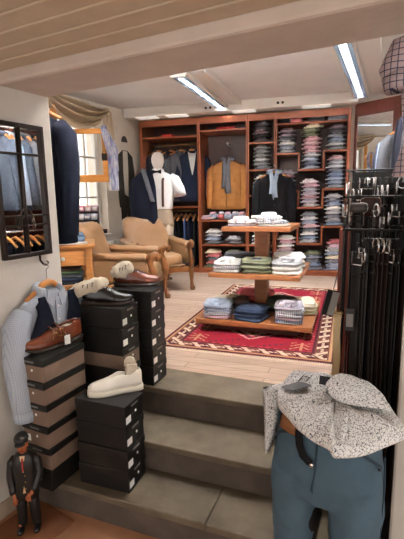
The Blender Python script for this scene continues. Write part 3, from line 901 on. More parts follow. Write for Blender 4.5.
def folded_garment(name, label, cat, loc, rz, m, sx, sy, h, group, m2=None, seed=0, pocket=False):
    t = thing(name, label, cat, loc, rz, group)
    b = MB(); b.sell((0, 0, h / 2), (sx, sy, h / 2), .35, 24, 6, None, .0035, seed); b.build('lower_fold', m, t)
    b = MB(); b.sell((-.004, .006, h + .004), (sx * .95, sy * .93, h * .16), .4, 24, 6, None, .003, seed + 5); b.build('upper_fold', m, t)
    if pocket:
        b = MB(); b.box(-sx * .35, sx * .3, -sy * .55, sy * .1, h + .0085, h + .013); b.build('back_pocket', m2 or m, t, bevel=.002)
    elif m2:
        c = MB()
        c.tube([(.055 * math.cos(a), -sy * .55 + .045 * math.sin(a), h + .018) for a in [R(x) for x in range(-60, 241, 25)]], .015, 8, 1.4, up=(0, 0, 1))
        c.build('collar', m2, t)
    return t
TG = 'garments on the display table'
def pile(x, y, z, items, where, rz=0., sx=.13, sy=.16, h=.028):
    n = len(items)
    zz = z + .001
    q = .78 if z < .3 else (.80 if z < .7 else .9)
    x *= q; y *= q; sx *= .84; sy *= .82; h *= .80
    for k, (m, nm, col, pk) in enumerate(items):
        p = tl(x + random.uniform(-.008, .008), y + random.uniform(-.008, .008), zz)
        folded_garment('folded_' + nm, '%s folded %s, %s %s' % (col, nm, ORD[n - 1 - k] if n > 1 else 'alone', where), nm, p, TA + rz + random.uniform(-.08, .08), m, sx, sy, h, TG,
                       M['denim_dark'] if pk else (m if nm == 'shirt' else None), seed=k + int(100 * abs(x)), pocket=pk)
        zz += h * 1.30
SW, SBL, SLI, SGR = scol(*PAL['white']), scol(*PAL['pale blue']), scol(*PAL['lilac']), scol(*PAL['pale grey'])
SST, SBC = scol(*PAL['white striped']), scol(*PAL['blue checked'])
# bottom tier
pile(-.40, -.36, Z1, [(scol(*PAL['pink checked']), 'shirt', 'pink checked', 0), (SST, 'shirt', 'white striped', 0), (SBC, 'shirt', 'blue checked', 0), (SBL, 'shirt', 'pale blue', 0)], 'at the front left of the bottom tier', .12, .14, .17)
pile(-.03, -.38, Z1, [(M['denim_dark'], 'jeans', 'dark blue', 0), (M['denim_dark'], 'jeans', 'dark blue', 0), (M['denim_dark'], 'jeans', 'dark blue', True)], 'at the front middle of the bottom tier', -.05, .15, .16, .03)
pile(.37, -.37, Z1, [(SBC, 'shirt', 'blue checked', 0), (SLI, 'shirt', 'lilac', 0), (SST, 'shirt', 'white striped', 0), (SST, 'shirt', 'white striped', 0), (SLI, 'shirt', 'pale lilac', 0)], 'at the front right of the bottom tier', .05, .13, .16)
pile(-.43, -.02, Z1, [(SW, 'shirt', 'white', 0), (scol(*PAL['cream']), 'shirt', 'cream', 0), (scol(*PAL['cream']), 'shirt', 'cream', 0)], 'at the left edge of the bottom tier', 1.4, .13, .16)
pile(-.30, -.08 + .02, Z1, [(M['redbrown'], 'shirt', 'dark brown', 0), (M['redbrown'], 'shirt', 'dark brown', 0), (scol(*PAL['dark grey']), 'shirt', 'dark grey', 0)], 'behind the pale blue shirts', .4, .075, .14, .04) if False else None
pile(-.21, -.12, Z1, [(scol((74, 58, 50)), 'pullover', 'dark brown', 0), (scol((74, 58, 50)), 'pullover', 'dark brown', 0), (scol((90, 74, 64)), 'pullover', 'brown', 0)], 'left of the table column', .5, .09, .12, .036)
pile(-.10, .22, Z1, [(scol(*PAL['rose']), 'pullover', 'rose pink', 0), (scol((226, 122, 124)), 'pullover', 'bright pink', 0), (scol((226, 122, 124)), 'pullover', 'coral pink', 0)], 'behind the table column', .0, .19, .15, .04)
pile(.22, .02, Z1, [(scol((52, 56, 48)), 'pullover', 'black green', 0), (scol(*PAL['green patterned']), 'pullover', 'green patterned', 0), (scol((62, 68, 56)), 'pullover', 'dark green', 0)], 'right of the table column', -.4, .13, .14, .036)
pile(.46, .06, Z1, [(scol((196, 196, 166)), 'pullover', 'pale green', 0), (scol((214, 210, 184)), 'pullover', 'pale sage', 0), (scol(*PAL['cream']), 'pullover', 'cream', 0)], 'at the right edge of the bottom tier', .2, .12, .2, .030)
# middle tier
pile(-.30, -.27, Z2, [(SW, 'shirt', 'white', 0), (SST, 'shirt', 'white striped', 0), (SW, 'shirt', 'white', 0)], 'at the front left of the middle tier', .1, .14, .17)
pile(-.29, .14, Z2, [(scol(*PAL['black']), 'pullover', 'black', 0), (scol(*PAL['green patterned']), 'pullover', 'green patterned', 0), (scol(*PAL['dark grey']), 'pullover', 'dark grey', 0)], 'at the back left of the middle tier', -.1, .16, .16, .034)
pile(.01, -.27, Z2, [(M['olive'], 'jeans', 'dark olive', 0), (M['olive'], 'jeans', 'olive', 0), (M['olive'], 'jeans', 'olive grey', True)], 'at the front middle of the middle tier', .08, .15, .16, .034)
pile(.31, -.25, Z2, [(SW, 'shirt', 'white', 0), (SW, 'shirt', 'white', 0), (SGR, 'shirt', 'pale grey', 0)], 'at the front right of the middle tier', -.05, .135, .18, .034)
pile(.27, .15, Z2, [(SGR, 'pullover', 'grey', 0), (scol(*PAL['cream']), 'pullover', 'cream', 0), (SW, 'pullover', 'white', 0)], 'at the back right of the middle tier', .3, .16, .16, .036)
# top tier
pile(-.15, -.17, Z3, [(SLI, 'shirt', 'lilac', 0), (SW, 'shirt', 'white', 0)], 'at the front left of the top tier', .15, .14, .12, .022)
pile(.14, -.18, Z3, [(SW, 'shirt', 'white', 0), (scol(*PAL['white striped']), 'shirt', 'white striped', 0)], 'at the front right of the top tier', -.2, .14, .12, .020)
pile(.02, .12, Z3, [(scol(*PAL['pink checked']), 'shirt', 'pink checked', 0), (SLI, 'shirt', 'lilac', 0), (SW, 'shirt', 'white', 0)], 'at the back of the top tier', .5, .15, .14, .022)

# ---------------------------------------------------------------- leather armchairs
def armchair(label, loc, rz):
    """front towards local -y"""
    t = thing('leather_armchair', label, 'armchair', loc, rz, 'caramel leather armchairs')
    L, Wd = M['chair_leather'], M['chair_wood']
    b = MB(); b.sell((0, -.02, .355), (.265, .315, .095), .42, 28, 10); b.build('seat', L, t)
    b = MB(); b.tube([(.26 * math.sin(a), -.335 + .02 * abs(math.sin(a)), .31) for a in [R(x) for x in range(-80, 81, 20)]], .011, 6); b.build('seat_piping', L, t)
    # backrest: leaning, rounded top, tufted button dents
    b = MB()
    rings = []
    for j in range(15):
        v = j / 14
        z = .36 + v * .52
        hw = .275 + .030 * math.sin(v * PI * .8) - (.0 if v < .88 else ((v - .88) / .12) ** 2.2 * .060)
        d = (.085 + .012 * max(0, (v - .6) / .4)) * (1 if v < .90 else max(.25, 1 - ((v - .90) / .10) ** 2 * .7))
        yc = .26 + v * .17
        r0 = ring(hw, d, z, yc, 32, .55)
        rr = []
        for (x, y, zz) in r0:
            if y < yc:
                for bx, bz in ((0, .66), (-.13, .57), (.13, .57), (0, .50)):
                    dd = (x - bx) ** 2 + (zz - bz) ** 2
                    y += .022 * math.exp(-dd / .0035)
                y -= .018 * math.cos(x / hw * PI / 2)
            rr.append((x, y, zz))
        rings.append(rr)
    b.loft(rings); bk = b.build('backrest', L, t)
    for bx, bz in ((0, .66), (-.13, .57), (.13, .57)):
        b = MB(); b.sell((bx, .26 + (bz - .36) / .52 * .17 - .062, bz), (.014, .010, .014), 1, 10, 6); b.build('tuft_button', L, bk)
    for s in (-1, 1):
        # padded arm
        b = MB(); b.loft([[(s * .325 + .055 * math.cos(a), y, z0 + .040 * math.sin(a)) for a in [2 * PI * k / 16 for k in range(16)]] for y, z0 in ((-.27, .545), (-.25, .555), (-.05, .56), (.16, .57), (.30, .585))]); b.build('arm_pad', L, t)
        b = MB(); b.sell((s * .322, .01, .43), (.034, .285, .125), .4, 18, 8); b.build('arm_panel', L, t)
        # carved scroll post: turned leg, curved arm front with volute
        b = MB()
        b.tube([(s * .33, -.335, .27), (s * .335, -.345, .36), (s * .33, -.325, .44), (s * .33, -.30, .50), (s * .33, -.315, .555), (s * .33, -.355, .585), (s * .33, -.385, .57), (s * .33, -.382, .54), (s * .33, -.358, .535)], [.030, .034, .026, .024, .028, .030, .026, .020, .013], 10, 1.25)
        b.build('scroll_post', Wd, t)
        b = MB(); b.tube([(s * .33, -.30, .548), (s * .33, -.10, .585), (s * .33, -.02, .592)], [.022, .018, .008], 8, 1.4); b.build('arm_rail', Wd, t)
        b = MB(); b.tube([(s * .325, -.30, .28), (s * .33, -.335, .25), (s * .335, -.335, .17), (s * .335, -.335, .10), (s * .335, -.345, .05), (s * .335, -.36, .022), (s * .335, -.36, .0)], [.030, .034, .026, .019, .024, .034, .026], 12); b.build('leg', Wd, t)
        b = MB(); b.tube([(s * .27, .26, .28), (s * .28, .30, .14), (s * .285, .345, 0)], [.030, .024, .018], 10); b.build('leg', Wd, t)
    b = MB(); b.box(-.31, .31, -.325, -.295, .225, .285); b.box(-.30, .30, .25, .28, .22, .30)
    b.box(-.335, -.305, -.32, .28, .225, .285); b.box(.305, .335, -.32, .28, .225, .285); b.build('seat_rail', Wd, t, bevel=.006)
    return t
armchair('caramel leather armchair facing the rug in front of the trousers', (-.575, 5.23, UP), math.atan2(.43, .90))
armchair('caramel leather armchair seen from its side beside the desk', (-.775, 4.33, UP), R(86))

# ---------------------------------------------------------------- desk with sweaters
dk = thing('wooden_desk', 'light wooden desk with one drawer and open shelves behind the wall corner', 'desk', (-.93, 3.545, UP), R(14))
for (x0, x1, y0, y1) in ((-.06, -.005, .005, .06), (-.06, -.005, .42, .475), (-.66, -.605, .005, .06), (-.66, -.605, .42, .475)):
    b = MB(); b.box(x0, x1, y0, y1, 0, .715); b.build('leg', M['desk'], dk, bevel=.004)
b = MB(); b.box(-.69, .025, -.025, .50, .717, .745); b.build('desk_top', M['desk'], dk, bevel=.006)
b = MB(); b.box(-.66, -.01, .46, .472, .12, .715); b.build('back_panel', M['desk'], dk)
b = MB(); b.box(-.605, -.06, .012, .03, .695, .716); b.build('apron', M['desk'], dk)
dr = MB(); dr.box(-.60, -.065, .0, .4, .565, .692); d_ = dr.build('drawer', M['desk'], dk, bevel=.004)
b = MB(); b.lathe([(.001, 0), (.011, .0), (.009, .012), (.017, .022), (.018, .032), (.001, .040)], 14)
kn = b.build('knob', M['white_paint'], d_, loc=(-.24, -.0, .63)); kn.rotation_euler = (PI / 2, 0, 0)
for z in (.395, .13):
    b = MB(); b.box(-.655, -.01, .012, .46, z - .022, z); b.build('shelf', M['desk'], dk, bevel=.003)
def dkl(x, y, z): return world(dk, (x, y, z))
for z, cols, wh in ((.396, (('black', (40, 42, 48)), ('navy', (52, 60, 84)), ('slate', (92, 100, 104)), ('green', (84, 104, 74)), ('brown', (92, 70, 64))), 'upper'), (.131, (('black', (36, 38, 44)), ('dark blue', (46, 60, 96)), ('light blue', (120, 150, 170)), ('green', (104, 140, 108)), ('grey', (160, 164, 168))), 'lower')):
    zz = z
    for k, (nm, c) in enumerate(cols):
        folded_garment('folded_sweater', '%s sweater, %s in the pile on the %s desk shelf' % (nm, ORD[4 - k], wh), 'sweater', dkl(-.24 + random.uniform(-.01, .01), .20, zz + .001), R(14) + random.uniform(-.05, .05), mat('sweater_%s_%d' % (nm.replace(' ', '_'), k), c, .95, spec=.1, noise=.1, nscale=60), .145, .17, .022, 'sweaters in the desk', seed=k)
        zz += .0295
# on the desk: pale denim, books and papers
folded_garment('folded_jeans', 'pale blue denim jeans folded on the desk top', 'jeans', dkl(-.18, .27, .746), R(14), M['denim'], .12, .15, .06, None, seed=4)
for k, (c, nm, x, y, w2, d2, h, rz) in enumerate((((196, 50, 66), 'red', -.24, .05, .11, .08, .018, .1), ((206, 196, 196), 'pale grey', -.13, .055, .09, .06, .012, -.1))):
    bk_ = thing('magazine', '%s magazine lying at the front of the desk top' % nm, 'magazine', dkl(x, y, .746), R(14) + rz)
    b = MB(); b.box(-w2, w2, -d2, d2, 0.0, h); b.build('cover', mat('magazine_' + nm.replace(' ', '_'), c, .5), bk_, bevel=.002)
    b = MB(); b.box(-w2 + .003, w2 + .001, -d2 - .001, d2 - .003, .003, h - .003); b.build('pages', M['white_label'], bk_)
bk_ = thing('magazine', 'white magazine lying open on top of the red one', 'magazine', dkl(-.26, .05, .7645), R(20))
b = MB(); b.grid(lambda u, v: ((u - .5) * .2, (v - .5) * .13, .004 + .010 * math.sin(abs(u - .5) * 2 * PI) ** 2), 16, 4); b.build('pages', M['white_label'], bk_, solid=.004)

# ---------------------------------------------------------------- window: casement, scarf, padlock, drape, tie box
cs_a = math.atan2(.0, 1)
cz0, cz1 = 1.82, 2.42
cm_ = thing('wooden_casement', 'inner wooden window casement swung open into the shop', 'window casement', (-1.62, 5.02, 0), R(-2))
cw = .56
for nm, (x0, x1, z0, z1) in (('stile', (0, .055, cz0, cz1)), ('stile', (cw - .06, cw, cz0, cz1)), ('rail', (.055, cw - .06, cz0, cz0 + .085)), ('rail', (.055, cw - .06, cz1 - .055, cz1))):
    b = MB(); b.box(x0, x1, -.02, .02, z0, z1); b.build(nm, M['pine'], cm_, bevel=.004)
b = MB(); b.box(.05, cw - .055, -.003, .003, cz0 + .08, cz1 - .05); b.build('pane', M['glass'], cm_)
b = MB(); b.box(-.012, .012, -.03, .03, cz0 + .12, cz0 + .2); b.box(-.012, .012, -.03, .03, cz1 - .2, cz1 - .12); b.build('hinge', M['brass'], cm_)
# hinge jamb standing at the wall
b = MB(); b.box(-.07, -.013, -.03, .03, ZS + .03, 2.70); struct(b.build('trim_jamb', M['pine'], None, loc=(-1.62, 5.02, 0), rotz=R(-2)))
lk = thing('rim_lock', 'small dark lock case on the open wooden casement', 'lock', world(cm_, (cw - .035, -.021, 2.10)), R(-2))
b = MB(); b.box(-.03, .03, -.022, 0, -.04, .04); b.build('case', M['iron'], lk, bevel=.004)
b = MB(); b.tube([(-.018, -.012, .04), (-.018, -.012, .066), (0, -.012, .076), (.018, -.012, .066), (.018, -.012, .04)], .005, 8); b.build('latch', M['brass'], lk)
sf = thing('blue_scarf', 'blue and white scarf draped over the corner of the open casement', 'scarf', world(cm_, (cw - .04, 0, 2.43)), R(-2))
def drape(side):
    b = MB()
    def fn(u, v):
        l = .72 if side < 0 else .50
        z = .012 - v * l
        w2 = .026 + .024 * min(1, v * 1.7)
        x = (u - .5) * 2 * w2 + .10 * min(1, v * 2.2)
        y = side * (.034 + .020 * math.sin(u * 17 + 2 * v) + .018 * math.sin(v * 5))
        if v < .06: y *= v / .06
        return (x, y, z + (.010 if v < .06 else 0))
    b.grid(fn, 18, 24)
    return b
drape(-1).build('front_fall', M['scarf'], sf, solid=.006)
drape(1).build('back_fall', M['scarf'], sf, solid=.006)

cur = thing('swag_curtain', 'sand coloured swag curtain draped across the top of the window', 'curtain', (0, 0, 0))
b = MB()
def swag(u, v):
    t_ = 1.74 - u * 1.06                         # along the wall, left to right
    top = 2.86 - .10 * u
    sag = .05 + .27 * math.sin(PI * min(1, .04 + u * .92)) ** .8
    z = top - v * sag * (1 - .86 * max(0, (u - .80) / .20) ** 1.5)
    ph = v * 7.0 * PI
    off = .085 + .06 * math.sin(ph + u * 1.2) * (.6 + .4 * math.sin(u * PI)) + .06 * math.sin(PI * v)
    return tuple(ww(t_, off, z))
b.grid(swag, 48, 56); b.build('swag', M['curtain'], cur, solid=.006)
b = MB()
def tail(u, v):
    l = .36 * (.55 + .45 * u)
    t_ = .72 - u * (.17 + .05 * v)
    return tuple(ww(t_, .07 + .030 * math.sin(u * 4 * PI) + .02, 2.775 - v * l))
b.grid(tail, 28, 16); b.build('tail', M['curtain'], cur, solid=.006)
b = MB(); b.tube([tuple(ww(2.2, .05, 2.845)), tuple(ww(.52, .05, 2.755))], .014, 10); b.build('rod', M['brass'], cur)
b = MB(); b.sell(tuple(ww(.70, .12, 2.75)), (.05, .05, .05), .8, 14, 8, None, .006, 3); b.build('knot', M['curtain'], cur)

# tie box: stepped black tray with rolled ties
tx = thing('tie_display_tray', 'stepped dark tray of rolled ties standing on the desk by the window', 'display tray', (-1.30, 4.78, 1.235), R(8))
b = MB()
b.prism([(0, 0), (.28, 0), (.28, .30), (.25, .31), (.0, .04)], lambda a, bb, d: (-.12 + d, a, bb), .24)
b.build('tray', M['black_card'], tx, bevel=.003)
st_ = thing('tie_stand', 'small white side shelf under the tie tray by the window', 'stand', (-1.30, 4.78, UP), R(8))
b = MB(); b.box(-.16, .16, -.02, .32, .69, .723); b.build('top', M['white_paint'], st_, bevel=.004)
for x in (-.15, .12):
    for y in (0, .27):
        b = MB(); b.box(x, x + .03, y, y + .03, 0, .69); b.build('leg', M['white_paint'], st_)
tc = [((222, 150, 168), 'pink'), ((226, 186, 190), 'pale pink'), ((196, 168, 182), 'mauve'), ((220, 216, 220), 'white'), ((150, 156, 174), 'grey blue'), ((206, 208, 214), 'silver'), ((224, 176, 180), 'blush'), ((200, 150, 160), 'dusty pink'), ((180, 176, 190), 'pale violet')]
for r__ in range(3):
    for c__ in range(3):
        c, nm = tc[r__ * 3 + c__]
        y = .215 - r__ * .088; z = .30 - r__ * .095
        g = thing('rolled_tie', '%s rolled tie, %s of the %s row in the tray' % (nm, ['left', 'middle', 'right'][c__], ['top', 'middle', 'bottom'][r__]), 'tie', world(tx, (-.078 + .078 * c__, y, z - .016)), R(8), 'rolled ties in the tray')
        b = MB(); b.tube([(-.035, 0, .0), (.035, 0, .0)], .038, 14); b.build('roll', mat('tie_silk_%d' % (r__ * 3 + c__), c, .5, noise=.12, nscale=50), g)
        b = MB(); b.cbox((0, -.036, .0), (.05, .008, .03)); b.build('loose_end', M['whitecloth'], g, bevel=.002)
sb = thing('flat_carton', 'flat dark carton on the window sill', 'box', tuple(ww(.80, -.05, ZS + .026)), math.atan2(-.88, -.475))
b = MB(); b.box(-.15, .15, -.045, .045, 0, .05); b.build('carton', M['black_card'], sb, bevel=.003)
b = MB(); b.box(-.153, .153, -.048, .048, .035, .058); b.build('lid', mat('carton_lid_dark', (70, 52, 46), .5), sb, bevel=.003)
# radiator below the sill
rd_ = thing('wall_radiator', 'white ribbed radiator on the window wall behind the armchair', 'radiator', tuple(ww(.56, .04, UP)), math.atan2(.88, .475))
for k in range(9):
    b = MB(); b.sell((-.20 + .055 * k, -.05, .335), (.024, .05, .215), .45, 12, 10); b.build('rib', M['white_paint'], rd_)
b = MB(); b.tube([(-.22, -.05, .20), (.26, -.05, .20)], .018, 8); b.tube([(-.22, -.05, .50), (.26, -.05, .50)], .018, 8); b.build('pipe', M['white_paint'], rd_)
for x in (-.18, .22):
    b = MB(); b.tube([(x, -.05, .2), (x, -.05, 0)], .014, 8); b.build('foot', M['white_paint'], rd_)

# wall decal: plain flat figure of a suit (generic)
dcl = thing('wall_decal', 'flat dark suit silhouette decal on the wall left of the wardrobe', 'wall decal', tuple(ww(.195, .003, .95)), math.atan2(.88, .475))
def flat(poly, m, nm, d=.004, y=0.):
    b = MB(); b.prism(poly, lambda a, bb, dd: (a, y - dd, bb), d); b.build(nm, m, dcl)
flat([(-.13, 0), (-.02, 0), (-.005, .55), (.02, 0), (.13, 0), (.13, .62), (.15, .95), (-.15, .95), (-.14, .62)], M['decal_coat'], 'trousers')
flat([(-.17, .55), (.17, .55), (.185, .90), (.21, 1.02), (.17, 1.28), (.06, 1.36), (-.06, 1.36), (-.17, 1.28), (-.20, .95), (-.185, .72)], M['decal_coat'], 'coat', .004, -.004)
flat([(-.045, .74), (.03, .70), (.055, 1.10), (.05, 1.35), (-.05, 1.35), (-.06, 1.1)], M['decal_pale'], 'shirt_front', .004, -.008)
flat([(.062 * math.cos(2 * PI * k / 24), 1.455 + .09 * math.sin(2 * PI * k / 24)) for k in range(24)], M['decal_pale'], 'head', .004, 0)
flat([(.068 * math.cos(PI * k / 14), 1.475 + .088 * math.sin(PI * k / 14)) for k in range(15)], M['decal_coat'], 'hair', .004, -.004)

# ---------------------------------------------------------------- coat on the back of the wall corner
pg = thing('coat_peg', 'small wooden coat peg on the end of the left wall', 'peg', tuple(lw(tE + .12, -.33, 2.22)), math.atan2(.88, .475))
b = MB(); b.tube([(.0, 0, 0), (.10, 0, .008), (.13, 0, .025)], [.012, .010, .012], 10); b.build('peg', M['pine'], pg)
CP = lw(tE + .12 + .115, -.40, 0)
CA = math.atan2(.475, -.88) + PI
cx_, cy_ = CP.x, CP.y
hanger('clothes_hanger', 'wooden hanger carrying the long navy jacket at the wall corner', (cx_ + .02, cy_, 2.258), CA, hook=.05)
jacket('navy_jacket', 'long navy jacket hanging at the corner of the left wall beside the window', 'jacket', (cx_ + .02, cy_, 2.155), CA, M['navy'], L=.80, hw=.225, sleeve=.66, lapel=True, seed=3)

# ---------------------------------------------------------------- mirror of iron lattice on the left wall
mx0, mx1, mz0, mz1 = .045, .335, 1.335, 2.01
im = thing('iron_framed_mirror', 'narrow wall mirror in a dark iron lattice frame on the left wall', 'mirror', tuple(lw(mx1, 0.002, mz0)), math.atan2(.88, .475))
mw_, mh = .30, mz1 - mz0
def imb(x0, x1, y0, y1, z0, z1, b): b.box(x0, x1, y0, y1, z0, z1)
g = MB(); g.box(-mw_ + .012, -.012, -.012, -.006, .012, mh - .012); g.build('glass', M['mirror'], im)
b = MB()
b.box(-mw_, 0, -.006, -.001, 0, mh)
b.build('backing', M['iron'], im)
b = MB()
b.box(-mw_, -mw_ + .020, -.030, -.006, 0, mh); b.box(-.020, 0, -.030, -.006, 0, mh)
b.box(-mw_ + .02, -.02, -.030, -.006, 0, .022); b.box(-mw_ + .02, -.02, -.030, -.006, mh - .022, mh)
b.build('frame', M['iron'], im, bevel=.003)
b = MB()
b.tube([(-mw_ / 2, -.022, .02), (-mw_ / 2, -.022, mh - .02)], .0075, 8)
b.tube([(-mw_ + .02, -.024, mh - .15), (-.02, -.024, mh - .15)], .005, 8)
b.tube([(-mw_ + .02, -.024, .165), (-.02, -.024, .165)], .0045, 8)
b.tube([(-mw_ + .02, -.024, .215), (-.02, -.024, .215)], .0035, 8)
b.build('lattice_bar', M['iron'], im)
b = MB()
for s in (-1, 1):
    pts = [(-mw_ / 2 + s * (.012 + .055 * math.sin(a * .5) * (1 - a / 9)), -.026, .19 + .06 * math.cos(a) * (1 - a / 10)) for a in [k * .5 for k in range(13)]]
    b.tube(pts, .004, 6)
b.build('scroll', M['iron'], im)
b = MB(); b.tube([(-.075, -.012, .0), (-.075, -.014, -.03), (-.068, -.03, -.052), (-.052, -.038, -.056), (-.040, -.034, -.044), (-.046, -.028, -.034)], [.006, .006, .006, .005, .005, .004], 8); b.build('hook', M['iron'], im)

# hanger, checked shirt and waistcoat below the mirror
HA = math.atan2(.88, .475)
hx = world(im, (-.094, -.070, -.052))
hb = (hx[0] + .004, hx[1] - .006, hx[2] + .018)
hanger('clothes_hanger', 'wooden hanger on the hook under the iron mirror', hb, HA, hw=.135, hook=.10)
sp = (hb[0], hb[1], hb[2] - .158)
jacket('checked_shirt', 'pale blue checked shirt hanging under the iron mirror', 'shirt', sp, HA, M['shirt_check'], L=.70, hw=.20, dp=.062, sleeve=.51, lapel=False, buttons=0, seed=2, cuffs=True, armtilt=.01)
def add_part(parent_loc, rz): pass
shirt_root = [o for o in bpy.data.objects if o.name.startswith('checked_shirt')][0]
for k in range(5):
    b = MB(); z = -.07 - .075 * k; b.tube([(0, -.0735, z), (0, -.062, z)], .0055, 10); b.build('button', M['white_label'], shirt_root)
for s in (1, -1):
    b = MB(); b.prism([(.004 * s, -.002), (.058 * s, .022), (.066 * s, -.035), (.030 * s, -.075)], lambda a, bb, d: (a, -.068 - d - abs(a) * -.12, bb), .005); b.build('collar_point', M['shirt_check'], shirt_root)
b = MB(); b.prism([(-.014, -.02), (.014, -.02), (.014, -.44), (-.014, -.44)], lambda a, bb, d: (a, -.0665 - d, bb), .004); b.build('placket', M['shirt_check'], shirt_root)
vt = thing('navy_waistcoat', 'navy waistcoat worn over the pale blue checked shirt', 'waistcoat', sp, HA)
for s in (1, -1):
    b = MB()
    def vf(u, v, s=s):
        z = -.004 - v * .50
        inner = .078 * (1 - min(1, v / .66)) + .003
        out_ = .150 + .05 * min(1, max(0, (v - .22) / .25))  if v > .05 else .120
        if .05 <= v < .22: out_ = .150 - .012 * math.sin((v - .05) / .17 * PI)
        x = s * (inner + (out_ - inner) * u)
        dd = .064 * max(0, 1 - (min(abs(x), .2) / .204) ** 3.03) ** .33
        y = -(dd if z < -.085 else .045 + (dd - .045) * max(0, min(1, -z / .085))) - .020
        return (x, y, z - (.035 * (1 - u) * max(0, v - .85) / .15))
    b.grid(vf, 8, 24); b.build('front_panel', M['navy'], vt, solid=.010)
for k in range(4):
    b = MB(); z = -.36 - .04 * k; b.tube([(.004, -.094, z), (.004, -.078, z)], .008, 10); b.build('button', M['ink'], vt)

# ---------------------------------------------------------------- shoe boxes
def shoe_box_proto(name, body_m, L=.295, W=.178, H=.1165, label_side=-1):
    """origin at the centre of the base; the short labelled face looks towards +x, long side along x"""
    t = thing(name, 'x', 'shoe box', (0, 0, 0))
    b = MB(); b.box(-L / 2 + .003, L / 2 - .003, -W / 2 + .003, W / 2 - .003, .0, H - .022); b.build('body', body_m, t, bevel=.002)
    b = MB(); b.box(-L / 2, L / 2, -W / 2, W / 2, H - .036, H - .0005); ld = b.build('lid', M['black_card'], t, bevel=.002)
    b = MB()
    for k in range(7):
        y = -.030 + k * .009
        b.box(L / 2 - .0001, L / 2 + .0008, y, y + .006, H - .024, H - .014)
    b.build('printed_mark', M['silver_print'], ld)
    b = MB(); b.box(L / 2 - .0031, L / 2 - .001, -W / 2 + .012, -W / 2 + .054, .020, .054); b.build('label', M['white_label'], t)
    b = MB(); b.tube([(L / 2 - .0031, .012, .055), (L / 2 - .001, .012, .055)], .0065, 14); b.build('sticker', M['white_label'], t)
    return t
PB = shoe_box_proto('shoe_box', M['black_card'])
PBr = shoe_box_proto('shoe_box', M['brown_card'])
used = {}
def box_stack(front, ang, mats, where, group, bh=.1165, lab_flip=False, L=.295, W=.178):
    """front = world xyz of the near bottom corner shared by labelled short face and long face; ang = direction of local +x (labelled face)"""
    n = len(mats)
    z = front[2] + .001
    for k, mk in enumerate(mats):
        proto = PB if mk == 'black' else PBr
        o = copy_tree(proto) if used.get(mk) else proto
        used[mk] = True
        a = ang + random.uniform(-.022, .022)
        cx = front[0] - math.cos(ang) * L / 2 + (-math.sin(ang)) * (W / 2) * (1 if not lab_flip else -1)
        cy = front[1] - math.sin(ang) * L / 2 + (math.cos(ang)) * (W / 2) * (1 if not lab_flip else -1)
        o.location = (cx + random.uniform(-.003, .003), cy + random.uniform(-.003, .003), z)
        o.rotation_euler = (0, 0, a)
        o['label'] = ('%s shoe box%s, %s %s' % ('plain black' if mk == 'black' else 'brown', '' if mk == 'black' else ' with black lid', ORD[n - 1 - k], where))
        o['group'] = group
        z += bh
    return z
G = R(-21)
zA = box_stack((-.382, 1.877, .17), G, ['black'] * 4, 'in the stack under the white sneaker', 'shoe boxes under the white sneaker')
# brown stack: labelled face looks to the left front
zB = box_stack((-.775, 1.905, .17), R(64) + PI, ['black', 'brown', 'brown', 'brown', 'brown', 'brown'], 'in the stack under the cognac shoe', 'shoe boxes under the cognac shoe', lab_flip=True)
zC = box_stack((-.440, 2.197, .34), R(-21.5), ['black', 'black', 'black', 'brown', 'black', 'black'], 'in the stack under the black shoe', 'shoe boxes under the black shoe')
zD = box_stack((-.300, 2.375, .51), R(-21.5), ['black'] * 5, 'in the stack under the oxblood shoe', 'shoe boxes under the oxblood shoe')

